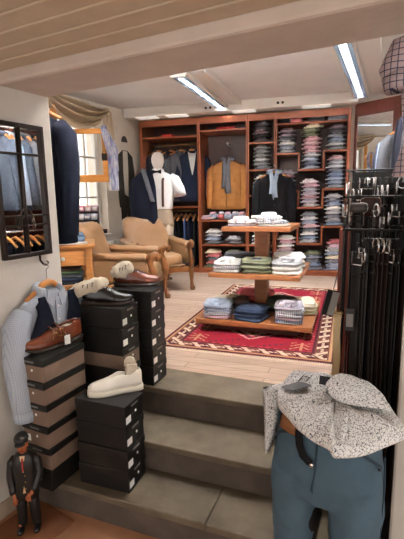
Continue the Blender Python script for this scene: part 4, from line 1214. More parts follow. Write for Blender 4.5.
# ---------------------------------------------------------------- shoes
def shoe(name, label, loc, rz, m, sole_m, L=.285, zs=1.2, low=True, heel=True, sneaker=False, lace=True, monk=False, broad=1.0):
    """toe towards +x; origin under the middle of the sole"""
    t = thing(name, label, 'shoe', loc, rz)
    t.scale = (1, 1, zs)
    T = [0, .04, .10, .18, .27, .36, .45, .54, .64, .74, .84, .92, .97, 1.0]
    Wd = [.016, .026, .031, .033, .033, .033, .035, .039, .043, .044, .039, .029, .018, .004]
    Hh = [.064, .070, .070, .066, .062, .066, .074, .068, .056, .046, .040, .034, .027, .018]
    if sneaker:
        Hh = [.066, .074, .072, .062, .054, .062, .068, .058, .048, .041, .037, .033, .027, .018]
        Wd = [w2 * 1.05 for w2 in Wd]; Wd[-2] = .022
    op = [0, .010, .021, .024, .024, .022, .014, 0, 0, 0, 0, 0, 0, 0]
    b = MB()
    rings = []
    base_z = .018 if sneaker else .012
    def toe(tt): return 0 if tt < .75 or sneaker else .012 * ((tt - .75) / .25) ** 2
    for tt, w2, h2, o2 in zip(T, Wd, Hh, op):
        x = -L / 2 + tt * L; w2 *= broad
        z0 = base_z + (.010 * max(0, 1 - tt / .35) if heel and not sneaker else 0) + toe(tt)
        cy = .004 * math.sin(tt * 3)
        if o2 > 0:
            dep = .034
            half = [(-w2, 0), (-w2 * 1.04, h2 * .35), (-w2 * .88, h2 * .75), (-o2 - .004, h2), (-o2, h2), (-o2 * .8, h2 - dep)]
        else:
            half = [(-w2, 0), (-w2 * 1.03, h2 * .30), (-w2 * .90, h2 * .62), (-w2 * .62, h2 * .88), (-w2 * .32, h2 * .985), (-w2 * .10, h2)]
        r = [(x, cy + a, z0 + z) for a, z in half] + [(x, cy - a, z0 + z) for a, z in reversed(half)]
        rings.append(r)
    b.loft(rings)
    b.build('upper', m, t, sub=1)
    # lining disc inside the opening
    b = MB(); b.sell((-L * .27, 0, base_z + .042), (L * .15, .019, .006), .8, 16, 6); b.build('lining', M['lining'], t)
    # sole
    out = []
    for s in (-1, 1):
        seq = list(zip(T, Wd)) if s < 0 else list(reversed(list(zip(T, Wd))))
        for tt, w2 in seq:
            out.append((-L / 2 - .003 + tt * (L + .006), s * (w2 * broad + .0035), tt))
    b = MB()
    def zb(tt): return (.010 * max(0, 1 - tt / .35) if heel and not sneaker else 0) + toe(tt)
    if sneaker:
        b.loft([[(x, y, zb(tt)) for x, y, tt in out], [(x, y * 1.02, zb(tt) + .011) for x, y, tt in out], [(x, y, zb(tt) + .022) for x, y, tt in out]])
    else:
        b.loft([[(x, y, zb(tt) + .004) for x, y, tt in out], [(x, y, zb(tt) + .0135) for x, y, tt in out]])
    b.build('sole', sole_m, t)
    if heel and not sneaker:
        b = MB(); b.loft([[(-L / 2 + a, y, z) for a, y in ((-.001, -.016), (.012, -.028), (.05, -.034), (.078, -.034), (.078, .034), (.05, .034), (.012, .028), (-.001, .016))] for z in (0, .014, .020)]); b.build('heel', sole_m, t)
    if lace:
        b = MB()
        for k in range(4):
            x = -L / 2 + L * (.44 + .055 * k); z = base_z + [.072, .068, .062, .056][k] * (.93 if sneaker else 1)
            b.tube([(x, -.020, z - .006), (x + .004, -.008, z + .004), (x + .004, .008, z + .004), (x, .020, z - .006)], .0028, 6)
        b.build('lace', m if sneaker else M['sole'], t)
    if not sneaker:
        b = MB(); x = -L / 2 + L * .66
        b.tube([(x + .004, -.045 * broad, base_z + .014), (x, -.036, base_z + .038), (x - .002, -.015, base_z + .0545), (x - .002, .015, base_z + .0545), (x, .036, base_z + .038), (x + .004, .045 * broad, base_z + .014)], .0022, 6); b.build('toe_cap_seam', m, t)
        b = MB(); b.tube([(-L / 2 - .001, 0, base_z + .075), (-L / 2 - .002, 0, base_z + .05), (-L / 2 - .002, 0, base_z + .02)], .004, 6); b.build('back_seam', m, t)
    return t
def stuffing(name, label, loc, rz, sx, sy, sz, tilt=0., prints=True, seed=0, m='tissue'):
    t = thing(name, label, 'paper stuffing', loc, rz)
    b = MB(); rot = Matrix.Rotation(tilt, 3, 'Y')
    b.sell((0, 0, sz * .9), (sx, sy, sz), .75, 22, 12, rot, .009, seed); b.build('wad', M[m], t)
    if prints:
        b = MB()
        for k in range(6):
            x = -sx * .65 + k * sx * .24
            zz = sz * 1.25 - x * math.sin(tilt) * 1.0
            yy = -sy * .90 * (1 - (x / sx) ** 2) ** .5 - .003
            b.tube([(x, yy, zz - .012), (x + .002, yy - .002, zz), (x + .001, yy, zz + .012)], .0022, 6)
            if k % 2 == 0: b.tube([(x, yy, zz + .012), (x + .009, yy - .001, zz + .010)], .0022, 6)
        b.build('printed_mark', M['ink'], t)
    return t
# white sneaker on the front stack
wa = math.atan2(-.074, -.222) + 0
s1_ = shoe('white_sneaker', 'white leather sneaker on the front stack of black boxes', (-.462, 2.055, zA + .0005), wa, M['white_leather'], M['white_sole'], L=.28, zs=1.25, heel=False, sneaker=True, lace=False, broad=1.02)
sf1 = thing('folded_paper_tag', 'cream folded paper tag standing in the white sneaker', 'paper tag', world(s1_, (-.085, 0, .066)), wa + PI)
b = MB(); b.cbox((0, 0, .040), (.056, .030, .070), Matrix.Rotation(.12, 3, 'Y')); b.build('card', M['tissue'], sf1, bevel=.004)
b = MB(); b.tube([(-.004, -.010, .082), (-.004, .010, .082)], .030, 20); b.build('round_top', M['tissue'], sf1)
# cognac double-buckle shoe on the left stack
ba = math.atan2(2.00 - 2.215, -.885 + .712)
s2_ = shoe('cognac_monk_shoe', 'cognac brown buckled leather shoe on the left stack of brown boxes', (-.780, 2.105, zB + .0005), ba, M['cognac'], M['sole'], L=.325, zs=1.35, lace=False, broad=1.1)
for x, z in ((-.014, .088), (.020, .078)):
    b = MB(); b.tube([(x - .004, -.043, z - .040), (x, -.036, z - .012), (x + .003, -.014, z + .004), (x + .003, .014, z + .004), (x, .036, z - .012), (x - .004, .044, z - .044)], .009, 8, .35, up=(0, 0, 1)); sp_ = b.build('strap', M['cognac'], s2_)
    b = MB(); c0 = Vector((x, .043, z - .026))
    b.tube([c0 + Vector((dx, .004, dz)) for dx, dz in ((-.013, -.013), (.013, -.013), (.013, .013), (-.013, .013), (-.013, -.013))], .003, 6); b.build('buckle', M['brass'], sp_)
tg = thing('price_tag', 'small white price tag tied to the cognac shoe', 'tag', world(s2_, (-.045, .052, .030)), ba)
b = MB(); b.box(-.016, .016, -.002, .002, -.018, .030); b.build('card', M['white_label'], tg)
b = MB(); b.tube([(0, .0, .028), (.006, -.012, .048)], .0012, 5); b.build('string', M['tissue'], tg)
tg = thing('shoe_insert', 'pale paper insert inside the heel of the cognac shoe', 'paper insert', world(s2_, (-.085, 0, .056)), ba)
b = MB(); b.sell((0, 0, .022), (.034, .016, .026), .6, 14, 8, None, .003, 3); b.build('wad', M['tissue'], tg)
tg = thing('shoe_loop', 'dark curved boot pull standing at the back of the cognac shoe', 'shoe tree', world(s2_, (-.10, 0, .060)), ba)
b = MB(); b.tube([(.0, 0, 0), (-.045, 0, .030), (-.040, 0, .052), (.01, 0, .060), (.06, 0, .046), (.085, 0, .018)], .0055, 8); b.build('loop', M['oxblood'], tg)
# black shoe on the middle stack
s3_ = shoe('black_dress_shoe', 'black leather dress shoe on the middle stack of boxes', (-.535, 2.31, zC + .0005), R(-4), M['black_leather'], M['sole'], L=.29)
stuffing('tissue_bundle', 'cream tissue bundle with dark print stuffed in the black shoe', world(s3_, (-.105, 0, .066)), R(-4), .112, .050, .038, -.28, True, 2)
# oxblood brogue on the back stack
s4_ = shoe('oxblood_brogue', 'dark red brown leather brogue on the back stack of boxes', (-.40, 2.555, zD + .0005), R(4), M['oxblood'], M['sole'], L=.285)
stuffing('tissue_bundle', 'cream tissue bundle stuffed in the red brown brogue', world(s4_, (-.09, 0, .058)), R(4), .072, .046, .046, -.5, True, 7)
# ---------------------------------------------------------------- figurine of a man in a flat cap
bd = thing('floor_board', 'square brown board lying on the floor under the figurine', 'board', (-.880, 1.86, 0), R(-35))
b = MB(); b.box(-.15, .15, -.16, .15, .0005, .012); b.build('board', M['mat'], bd, bevel=.003)
fg = thing('man_figurine', 'carved figurine of a man in a dark coat and cap by the left wall', 'figurine', (-.885, 1.865, .0125), R(12))
fg.scale = (.80, .85, 1.10)
# continuous body grown over a skeleton
SK = [((0, 0, .225), .040), ((0, .002, .285), .042), ((0, .0, .335), .044), ((0, -.004, .368), .022), ((0, -.012, .395), .026),          # pelvis..head base
      ((.036, -.002, .215), .030), ((.038, -.008, .12), .023), ((.040, -.002, .030), .017), ((.044, -.030, .018), .014),
      ((-.036, -.002, .215), .030), ((-.040, -.006, .12), .023), ((-.044, -.002, .030), .017), ((-.054, -.030, .018), .014),
      ((.056, 0, .338), .022), ((.078, -.004, .265), .018), ((.048, -.050, .205), .013), ((.024, -.064, .192), .010),
      ((-.056, 0, .338), .022), ((-.082, .0, .262), .018), ((-.066, -.036, .195), .013), ((-.058, -.046, .172), .010)]
ED = [(0, 1), (1, 2), (2, 3), (3, 4), (0, 5), (5, 6), (6, 7), (7, 8), (0, 9), (9, 10), (10, 11), (11, 12), (2, 13), (13, 14), (14, 15), (15, 16), (2, 17), (17, 18), (18, 19), (19, 20)]
me = bpy.data.meshes.new('body'); me.from_pydata([s[0] for s in SK], ED, []); me.update()
bo = bpy.data.objects.new('body', me); COL.objects.link(bo); bo.parent = fg
me.materials.append(M['skin'])
sk = bo.modifiers.new('skin', 'SKIN')
for i, s in enumerate(SK):
    v = me.skin_vertices[0].data[i]; v.radius = (s[1], s[1]); v.use_root = (i == 0)
ss = bo.modifiers.new('sub', 'SUBSURF'); ss.levels = 2; ss.render_levels = 2
b = MB()   # head
hc = Vector((0, -.018, .418))
rings = []
for j in range(17):
    ph_ = -PI / 2 + PI * (j + .02) / 16.04
    rr = []
    for i in range(28):
        th = 2 * PI * i / 28
        x = .030 * math.cos(ph_) * math.cos(th); y = .034 * math.cos(ph_) * math.sin(th); z = .041 * math.sin(ph_)
        if y < 0:
            y -= .013 * math.exp(-(x / .006) ** 2 - ((z + .004) / .010) ** 2)          # nose
            y += .0045 * (math.exp(-((x - .011) / .006) ** 2 - ((z - .008) / .006) ** 2) + math.exp(-((x + .011) / .006) ** 2 - ((z - .008) / .006) ** 2))
            y -= .004 * math.exp(-(x / .010) ** 2 - ((z + .032) / .008) ** 2)           # chin
        rr.append(hc + Vector((x, y, z)))
    rings.append(rr)
b.loft(rings)
for s in (-1, 1): b.sell(hc + Vector((s * .031, .003, -.002)), (.005, .008, .012), .9, 10, 8)
hd = b.build('head', M['skin'], fg)
for s in (-1, 1):
    b = MB(); b.sell(hc + Vector((s * .011, -.030, .008)), (.0045, .003, .003), 1, 10, 6); b.build('eye', M['ink'], hd)
b = MB(); b.tube([hc + Vector((-.010, -.0325, -.020)), hc + Vector((0, -.0355, -.021)), hc + Vector((.010, -.0325, -.020))], .0022, 6); b.build('mouth', mat('figurine_lip', (110, 48, 38), .5), hd)
b = MB(); b.sell(hc + Vector((0, .012, .002)), (.033, .030, .032), .9, 18, 10); b.build('hair', M['bronze_black'], fg)
b = MB()   # flat cap
b.loft([[hc + Vector((.038 * k * math.cos(a), .002 + .044 * k * math.sin(a) - (.006 if math.sin(a) < 0 else 0), z)) for a in [2 * PI * i / 24 for i in range(24)]] for z, k in ((.018, .9), (.022, 1.02), (.032, 1.08), (.042, .98), (.049, .70), (.051, .1))])
b.build('cap', M['cap'], fg)
b = MB(); b.sell(hc + Vector((0, -.046, .020)), (.030, .020, .0045), .8, 18, 6, Matrix.Rotation(.22, 3, 'X')); b.build('cap_peak', M['cap'], fg)
# coat
b = MB(); b.loft([ring(.030, .026, .380, -.004), ring(.050, .038, .366), ring(.066, .046, .345), ring(.064, .052, .30), ring(.060, .052, .25), ring(.066, .058, .20), ring(.070, .060, .165), ring(.064, .056, .163)]); ct = b.build('coat', M['bronze_black'], fg)
for s, P in ((1, [(.050, 0, .345), (.072, 0, .325), (.083, -.005, .265), (.056, -.046, .214), (.044, -.054, .206)]), (-1, [(-.050, 0, .345), (-.072, 0, .325), (-.086, 0, .262), (-.072, -.032, .204), (-.068, -.038, .192)])):
    b = MB(); b.tube(P, [.024, .028, .025, .021, .019], 14); b.build('coat_sleeve', M['bronze_black'], ct)
b = MB(); b.prism([(-.014, .372), (.014, .372), (.004, .300), (-.004, .300)], lambda a, bb, d: (a, -.048 - d + (bb - .30) * .16, bb), .004); b.build('shirt_front', mat('figurine_shirt', (206, 176, 140), .6), ct)
b = MB(); b.prism([(-.005, .362), (.005, .362), (.004, .305), (-.004, .305)], lambda a, bb, d: (a, -.052 - d + (bb - .30) * .16, bb), .004); b.build('tie', mat('figurine_tie', (150, 44, 34), .6), ct)
b = MB(); b.prism([(-.008, .205), (.008, .205), (0, .24)], lambda a, bb, d: (a, -.059 - d, bb), .003); b.build('shirt_tail', mat('figurine_shirt_tail', (196, 160, 116), .6), ct)
for k in range(3):
    b = MB(); b.sell((.010, -.056 - .001 * k, .285 - .03 * k), (.004, .002, .004), 1, 10, 6); b.build('button', M['brass'], ct)
# trousers and shoes
for s in (-1, 1):
    b = MB(); b.tube([(s * .030, 0, .20), (s * .037, -.008, .12), (s * .040, -.002, .05), (s * .041, -.002, .022)], [.034, .031, .028, .029], 14); b.build('trouser_leg', M['bronze_black'], fg)
    b = MB(); b.sell((s * .048, -.028, .0125), (.021, .048, .0125), .7, 18, 8); b.build('shoe', M['black_leather'], fg)
def small_hand(c, direc, m):
    b = MB(); c = Vector(c)
    b.sell(c, (.012, .010, .014), .8, 12, 8)
    for k in range(4):
        p0 = c + Vector((-.009 + .006 * k, -.004, -.010)); b.tube([p0, p0 + Vector((0, -.004, -.010)), p0 + Vector((0, .002, -.018 + .001 * abs(k - 1)))], [.0034, .0032, .0026], 6)
    b.tube([c + Vector((.011 * direc, -.003, .002)), c + Vector((.016 * direc, -.008, -.006)), c + Vector((.013 * direc, -.012, -.012))], [.0036, .0034, .0028], 6)
    b.build('hand', M['skin'], bo)
small_hand((.024, -.066, .192), -1, M['skin']); small_hand((-.060, -.046, .172), 1, M['skin'])

# ---------------------------------------------------------------- half mannequin with blue trousers in front
TX = (.415, 1.30)
TR_ = R(-33)
tz = .915
lm = thing('trouser_mannequin', 'dark half mannequin standing inside the petrol blue trousers', 'mannequin', (TX[0], TX[1], 0), TR_)
b = MB(); b.loft([ring(.140, .098, tz + .012, 0, 24, .85), ring(.15, .105, tz - .05, 0, 24, .85), ring(.158, .112, tz - .15, 0, 24, .85), ring(.155, .105, tz - .22, 0, 24, .85)])
for s in (-1, 1):
    b.loft([[(x + s * .080, y, z) for x, y, z in ring(rx, ry, zz, 0, 18, .95)] for rx, ry, zz in ((.072, .085, tz - .16), (.066, .076, .50), (.05, .058, .40), (.045, .055, .25), (.032, .04, .06))])
b.build('body', M['black_card'], lm)
b = MB(); b.lathe([(.001, 0), (.15, 0), (.15, .014), (.02, .018), (.018, .07), (.001, .072)], 24); b.build('stand', M['steel'], lm)
jn = thing('petrol_blue_trousers', 'petrol blue five-pocket trousers on the half mannequin in the foreground', 'trousers', (TX[0], TX[1], 0), TR_)
b = MB()
def wr(hw, d, z, amp=.0, ph=0.): return ring(hw, d, z, 0, 40, .86, ph, amp)
b.loft([wr(.150, .108, tz - .004), wr(.156, .112, tz - .04), wr(.170, .122, tz - .10, .006, 1), wr(.181, .130, tz - .18, .008, 2), wr(.183, .128, tz - .235, .010, 1.4), wr(.176, .118, tz - .275, .010, 1)])
for s in (-1, 1):
    rr = []
    for k, (rx, ry, zz) in enumerate(((.090, .122, tz - .20), (.088, .118, tz - .27), (.084, .110, tz - .33), (.076, .098, .46), (.066, .085, .34), (.060, .078, .2), (.056, .074, .085))):
        rr.append([(x + s * (.092 + .004 * k), y, z) for x, y, z in ring(rx, ry, zz, 0, 30, .88, k * .9, .016)])
    b.loft(rr)
cl_ = b.build('cloth', M['trouser'], jn)
rm = cl_.modifiers.new('weld', 'REMESH'); rm.mode = 'VOXEL'; rm.voxel_size = .007; rm.use_smooth_shade = True
sm_ = cl_.modifiers.new('relax', 'SMOOTH'); sm_.iterations = 10; sm_.factor = .5
tx_ = bpy.data.textures.new('fabric_creases', 'CLOUDS'); tx_.noise_scale = .075; tx_.noise_depth = 1
dp_ = cl_.modifiers.new('creases', 'DISPLACE'); dp_.texture = tx_; dp_.texture_coords = 'LOCAL'; dp_.strength = .016; dp_.mid_level = .5
def hipd(a, z, off=.0):
    """point on the hip surface at angle a (0 = +x, -90 = front), height z"""
    v = (tz - z)
    hw = .150 + min(.033, v * .18) ; d = .108 + min(.022, v * .12)
    pw = lambda q, e: math.copysign(abs(q) ** e, q)
    return Vector(((hw + off) * pw(math.cos(a), .86), (d + off) * pw(math.sin(a), .86), z))
b = MB()
b.loft([[hipd(2 * PI * k / 48, tz - .002, .004) for k in range(48)], [hipd(2 * PI * k / 48, tz - .042, .005) for k in range(48)]], cap=False)
b.build('waistband', M['trouser'], jn, solid=.004)
for a in (-150, -112, -62, -20, 25, 90, 150):
    b = MB(); aa = R(a); b.tube([hipd(aa, tz + .002, .009), hipd(aa, tz - .02, .013), hipd(aa, tz - .052, .007)], .006, 6, .5); b.build('belt_loop', M['trouser_dark'], jn)
for a0, a1 in ((-70, -12), (-112, -166)):
    b = MB()
    P = [hipd(R(a0 + (a1 - a0) * k / 12), tz - .045 - .062 * (1 - math.cos(k / 12 * PI / 2) ** 1.0) - .012 * k / 12, .006) for k in range(13)]
    b.tube(P, .0040, 6); b.build('pocket_seam', M['trouser_dark'], jn)
    b = MB(); c = hipd(R(a0 + (a1 - a0) * .93), tz - .125, .006); b.sell(c, (.005, .005, .005), 1, 10, 6); b.build('rivet', M['ink'], jn)
b = MB(); b.tube([hipd(R(-90), tz - .045, .004), hipd(R(-90), tz - .14, .004), hipd(R(-92), tz - .21, .002), (0, -.10, tz - .27)], .003, 6); b.build('fly_seam', M['trouser_dark'], jn)
for s in (-1, 1):
    b = MB(); b.tube([(s * .181, -.01, tz - .10), (s * .186, -.01, tz - .2), (s * .182, -.01, tz - .32), (s * .175, -.01, .4), (s * .165, 0, .2), (s * .162, 0, .09)], .0032, 6); b.build('side_seam', M['trouser_dark'], jn)
# belt through the loops: dark band, tan keeper patch, loose end
bl = thing('trouser_belt', 'dark navy belt with a tan leather end on the petrol trousers', 'belt', (TX[0], TX[1], 0), TR_)
b = MB(); b.loft([[hipd(2 * PI * k / 48, z, o) for k in range(48)] for z, o in ((tz - .004, .0075), (tz - .004, .011), (tz - .036, .0115), (tz - .036, .008), (tz - .004, .0075))], cap=False); b.build('strap', M['blackcloth'], bl)
b = MB()
b.loft([[hipd(R(a), z, o) for a in (-138, -131, -124, -117, -110)] for z, o in ((tz - .002, .0125), (tz - .002, .0165), (tz - .044, .0175), (tz - .044, .0125))], cap=False, close=False); b.build('leather_end', M['patch'], bl, solid=.002)
b = MB()
P = [hipd(R(-106), tz - .005, .018), hipd(R(-105), tz - .035, .022), hipd(R(-103), tz - .065, .022), hipd(R(-99), tz - .095, .020), hipd(R(-93), tz - .115, .014)]
b.tube(P, .013, 8, .25, up=(0, -1, 0)); b.build('loose_end', M['blackcloth'], bl)
b = MB(); c = hipd(R(-92), tz - .118, .016); b.sell(c, (.007, .006, .008), .7, 10, 6); b.build('metal_tip', M['steel'], bl)

# printed shirt laid folded over the top of the trousers ------------------
ps = thing('printed_shirt', 'white sprig-print shirt laid folded over the top of the petrol trousers', 'shirt', (0, 0, 0))
OUT = [(0.251, 1.321), (0.267, 1.411), (0.315, 1.477), (0.393, 1.506), (0.462, 1.48), (0.534, 1.432), (0.582, 1.355), (0.600, 1.30), (0.612, 1.255), (0.612, 1.175), (0.574, 1.148), (0.5, 1.12), (0.421, 1.103), (0.374, 1.104), (0.361, 1.126), (0.327, 1.164), (0.295, 1.202), (0.27, 1.256)]
EDGEZ = [.925, .935, .94, .945, .95, .955, .955, .945, .925, .90, .893, .888, .882, .88, .89, .90, .91, .918]
def dense(P, n=4):
    """closed Catmull-Rom"""
    out = []
    N = len(P)
    for i in range(N):
        p0, p1, p2, p3 = P[i - 1], P[i], P[(i + 1) % N], P[(i + 2) % N]
        for k in range(n):
            t = k / n
            out.append(tuple(.5 * (2 * b_ + (c_ - a_) * t + (2 * a_ - 5 * b_ + 4 * c_ - d_) * t * t + (3 * b_ - a_ - 3 * c_ + d_) * t ** 3) for a_, b_, c_, d_ in zip(p0, p1, p2, p3)))
    return out
PO = dense([(x, y, z) for (x, y), z in zip(OUT, EDGEZ)])
cen = Vector((.435, 1.30, .962))
b = MB()
rings = []
for f_, dz in ((.10, 0), (.97, -.012), (1.0, .002), (.985, .016), (.94, .026), (.82, .022), (.66, .014), (.5, .008), (.34, .004), (.18, .001), (.05, 0)):
    rr = []
    for i, p in enumerate(PO):
        P3 = Vector(p)
        q = cen.lerp(P3, f_)
        if dz == 0 and f_ == .10: q.z = .925
        else:
            zc = P3.z + (cen.z - P3.z) * (1 - f_ ** 2.4) + (.010 * math.sin(i * .42 + 4 * f_) + .006 * math.sin(i * .93 - 7 * f_)) * (1 if .15 < f_ < .97 else .3)
            q.z = zc + dz + .004 * math.sin(9 * q.x * 6 + 3) * math.sin(q.y * 40) * (1 if .2 < f_ < .95 else .3)
        rr.append(q)
    rings.append(rr)
b.loft(rings); b.build('body', M['print'], ps)
# folded collar: outer leaf falling towards the front, stand behind it
UA = [(.413, 1.315, .992), (.425, 1.348, 1.003), (.448, 1.372, 1.010), (.477, 1.382, 1.014), (.510, 1.366, 1.013), (.538, 1.331, 1.008), (.560, 1.275, .998), (.572, 1.228, .985)]
LA = [(.410, 1.300, .975), (.414, 1.270, .974), (.424, 1.244, .974), (.445, 1.226, .974), (.475, 1.214, .973), (.510, 1.208, .970), (.545, 1.208, .964), (.580, 1.214, .952)]
b = MB()
nU = len(UA)
def leaf(u, v):
    k = min(int(u * (nU - 1)), nU - 2); f_ = u * (nU - 1) - k
    A_ = Vector(UA[k]).lerp(Vector(UA[k + 1]), f_); B_ = Vector(LA[k]).lerp(Vector(LA[k + 1]), f_)
    q = A_.lerp(B_, v); q.z += .010 * v + .006 * math.sin(PI * min(1, v * 1.15)) * math.sin(PI * min(1, max(0, .1 + u * .85)))
    return q
b.grid(leaf, 28, 10); b.build('collar', M['print'], ps, solid=.005)
b = MB()
def stand(u, v):
    q = leaf(u, 0); q.z -= .040 * v; q.x -= .006 * v; q.y += .012 * math.sin(v * PI) 
    return q
b.grid(stand, 28, 4); b.build('collar_stand', M['print'], ps, solid=.004)
# sleeve hanging down at the left
b = MB()
P = [(.305, 1.43, .938), (.275, 1.425, .950), (.252, 1.42, .945), (.243, 1.415, .905), (.241, 1.412, .85), (.238, 1.41, .79), (.230, 1.408, .735), (.226, 1.405, .702)]
Wd = [.060, .050, .042, .034, .030, .024, .014, .005]
rings = []
for k, (p, w2) in enumerate(zip(P, Wd)):
    q = Vector(p)
    d = Vector((.80, -.50, 0)) if k > 2 else Vector((.35, .90, 0)).lerp(Vector((.80, -.50, 0)), k / 3).normalized()
    nn = Vector((-.4, -.6, 0)) if k > 2 else Vector((0, 0, 1))
    rings.append([q - d * w2, q - d * w2 * .5 + nn * .010, q + nn * .013, q + d * w2 * .5 + nn * .008, q + d * w2, q + d * w2 * .5 - nn * .006, q - nn * .006, q - d * w2 * .5 - nn * .006])
b.loft(rings); b.build('sleeve', M['print'], ps)
b = MB(); b.tube([(.435, 1.205, .977), (.42, 1.16, .955), (.395, 1.115, .905)], .010, 6, .4); b.build('placket', M['print'], ps)
gt = thing('grey_card_tag', 'grey card tag lying on the printed shirt', 'tag', (.322, 1.375, .972), R(30))
b = MB(); b.box(-.042, .042, -.030, .030, 0, .003, Matrix.Rotation(-.16, 4, 'X')); b.build('card', M['greytag'], gt)
b = MB(); b.tube([(.03, .02, .006), (.06, .03, .014), (.075, .012, .010), (.05, .004, .006)], .002, 6); b.build('cord', M['ink'], gt)
lb_ = thing('neck_label', 'small dark label inside the collar of the printed shirt', 'label', (.420, 1.375, .980), R(-25))
b = MB(); b.box(-.018, .018, -.001, .001, -.004, .026, Matrix.Rotation(-.4, 4, 'X')); b.build('label', M['ink'], lb_)

# ---------------------------------------------------------------- belt stand
bs = thing('belt_stand', 'tall dark belt stand with two hanging bars at the right of the steps', 'belt stand', (0, 0, 0))
bx_d = Vector((.93, -.3665, 0)).normalized()
def bp(u, n, z): return st(u, n, z)
# back board and red-brown side board standing on the top step
b = MB()
obox(b, lambda a, c, z: st(a, c, z), -.085, .27, 2.43, 2.455, UP + .001, 1.745); b.build('back_board', M['black_card'], bs)
b = MB()
obox(b, lambda a, c, z: st(a, c, z), -.125, -.070, 2.16, 2.455, UP + .001, 1.46); b.build('side_board', M['redboard'], bs, bevel=.003)
b = MB(); obox(b, lambda a, c, z: st(a, c, z), -.01, .15, 1.745, 1.77, .172, 1.46); b.build('end_board', M['black_card'], bs)
for u in (-.075, .205):
    b = MB(); b.tube([st(u, 2.43, 1.50), st(u, 1.67, 1.50), st(u, 1.665, 1.50)], .004, 8); b.build('arm', M['black_metal'], bs)
    b = MB(); b.tube([st(u, 2.43, 1.735), st(u, 2.07, 1.735)], .004, 8); b.build('arm', M['black_metal'], bs)
b = MB(); b.tube([st(-.085, 1.665, 1.50), st(.215, 1.665, 1.50)], .0045, 10); b.build('hanging_bar', M['black_metal'], bs)
b = MB(); b.tube([st(-.10, 2.07, 1.735), st(.26, 2.07, 1.735)], .0045, 10); b.build('hanging_bar', M['black_metal'], bs)
b = MB(); b.tube([st(-.10, 1.87, 1.62), st(.235, 1.87, 1.62)], .004, 10); b.build('hanging_bar', M['black_metal'], bs)
for u in (-.075, .205):
    b = MB(); b.tube([st(u, 2.43, 1.62), st(u, 1.87, 1.62)], .0035, 8); b.build('arm', M['black_metal'], bs)

def belt(mkey, metal, square):
    t = thing('leather_belt', 'x', 'belt', (0, 0, 0))
    b = MB()
    # hook loop over the bar, buckle hanging, strap down
    rings = []
    Lb = 1.06
    for k in range(15):
        v = k / 14
        z = -.045 - v * Lb
        w2 = .0165 if v < .97 else .008
        x = .004 * math.sin(4 * v + 1)
        y = -.0 + .004 * math.sin(7 * v)
        rings.append([(x - .0022, y - w2, z), (x + .0022, y - w2, z), (x + .0022, y + w2, z), (x - .0022, y + w2, z)])
    b.loft(rings); b.build('strap', M[mkey], t, bevel=.0008)
    b = MB()
    if square:
        P = [(0, -.020, -.070), (0, -.020, -.022), (0, .020, -.022), (0, .020, -.070), (0, -.020, -.070)]
    else:
        P = [(0, .021 * math.cos(a), -.046 + .026 * math.sin(a)) for a in [2 * PI * k / 16 for k in range(17)]]
    b.tube(P, .0042, 8); bk_ = b.build('buckle', M[metal], t)
    b = MB(); b.tube([(.004, 0, -.070), (.006, 0, -.024)], .0022, 6); b.build('prong', M[metal], bk_)
    b = MB(); b.loft([[(x, y, z) for x, y in ((-.004, -.019), (.004, -.019), (.004, .019), (-.004, .019))] for z in (-.105, -.117)]); b.build('keeper', M[mkey], t)
    b = MB(); b.tube([(0, 0, -.022), (0, 0, -.004), (.004, .0, .010), (.0, .0, .014), (-.006, 0, .006)], .002, 6); b.build('hook', M['black_metal'], t)
    return t
BP = {}
specs = [('belt_black', 'steel', True), ('belt_dark', 'steel', False), ('belt_black', 'steel', False), ('belt_black', 'steel', True), ('belt_black', 'black_metal', True), ('belt_dark', 'steel', True)]
desc = ['black belt with square steel buckle', 'dark brown belt with round steel buckle', 'black belt with round steel buckle', 'slim black belt with square steel buckle', 'black belt with dark buckle', 'dark brown belt with square steel buckle']
NTH = ['first', 'second', 'third', 'fourth', 'fifth', 'sixth', 'seventh', 'eighth', 'ninth', 'tenth', 'eleventh', 'twelfth', 'thirteenth', 'fourteenth', 'fifteenth', 'sixteenth']
def row(u0, u1, n, nn_, z, where):
    for k in range(n):
        j = random.randrange(6)
        key = j
        if key not in BP:
            o = BP[key] = belt(*specs[j]);
        else:
            o = copy_tree(BP[key])
        p = st(u0 + (u1 - u0) * k / (n - 1), nn_, z - .012 - random.choice((0, 0, .02, .035, .05)))
        o.location = p
        o.rotation_euler = (0, 0, SA + random.uniform(-.2, 1.3))
        o['label'] = '%s, %s from left on the %s bar' % (desc[j], NTH[k], where); o['group'] = 'belts on the belt stand'
random.seed(11)
row(-.028, .207, 16, 1.665, 1.50, 'front lower')
row(-.09, .25, 16, 2.07, 1.735, 'upper back')
row(-.088, .225, 14, 1.87, 1.62, 'middle')
o = belt('belt_cream', 'brass', False); o.location = st(-.098, 1.80, 1.155); o.rotation_euler = (0, 0, SA + 1.2); o.scale = (1, 1, .30); tag(o, 'short cream strap hanging low at the left of the belt stand', 'belt')
hkx = MB(); hkx.tube([st(-.098, 1.80, 1.16), st(-.098, 1.80, 1.175), st(-.086, 1.80, 1.185), st(-.078, 1.80, 1.50)], .004, 6); hkx.build('low_hook', M['black_metal'], bs)
bt_ = thing('belt_tag', 'black card tag with a grey panel hanging from the left belts', 'tag', tuple(st(-.120, 1.80, 1.235)), SA + .5)
b = MB(); b.box(-.022, .022, -.002, .002, -.11, .0, Matrix.Rotation(.25, 4, 'Y')); b.build('card', M['black_card'], bt_)
b = MB(); b.box(.0, .03, -.006, -.0025, -.105, -.005, Matrix.Rotation(.25, 4, 'Y')); b.build('grey_panel', mat('tag_grey', (150, 148, 144), .6), bt_)
b = MB(); b.tube([(0, 0, -.002), (.03, 0, .12), (.04, 0, .24)], .0015, 5); b.build('cord', M['ink'], bt_)
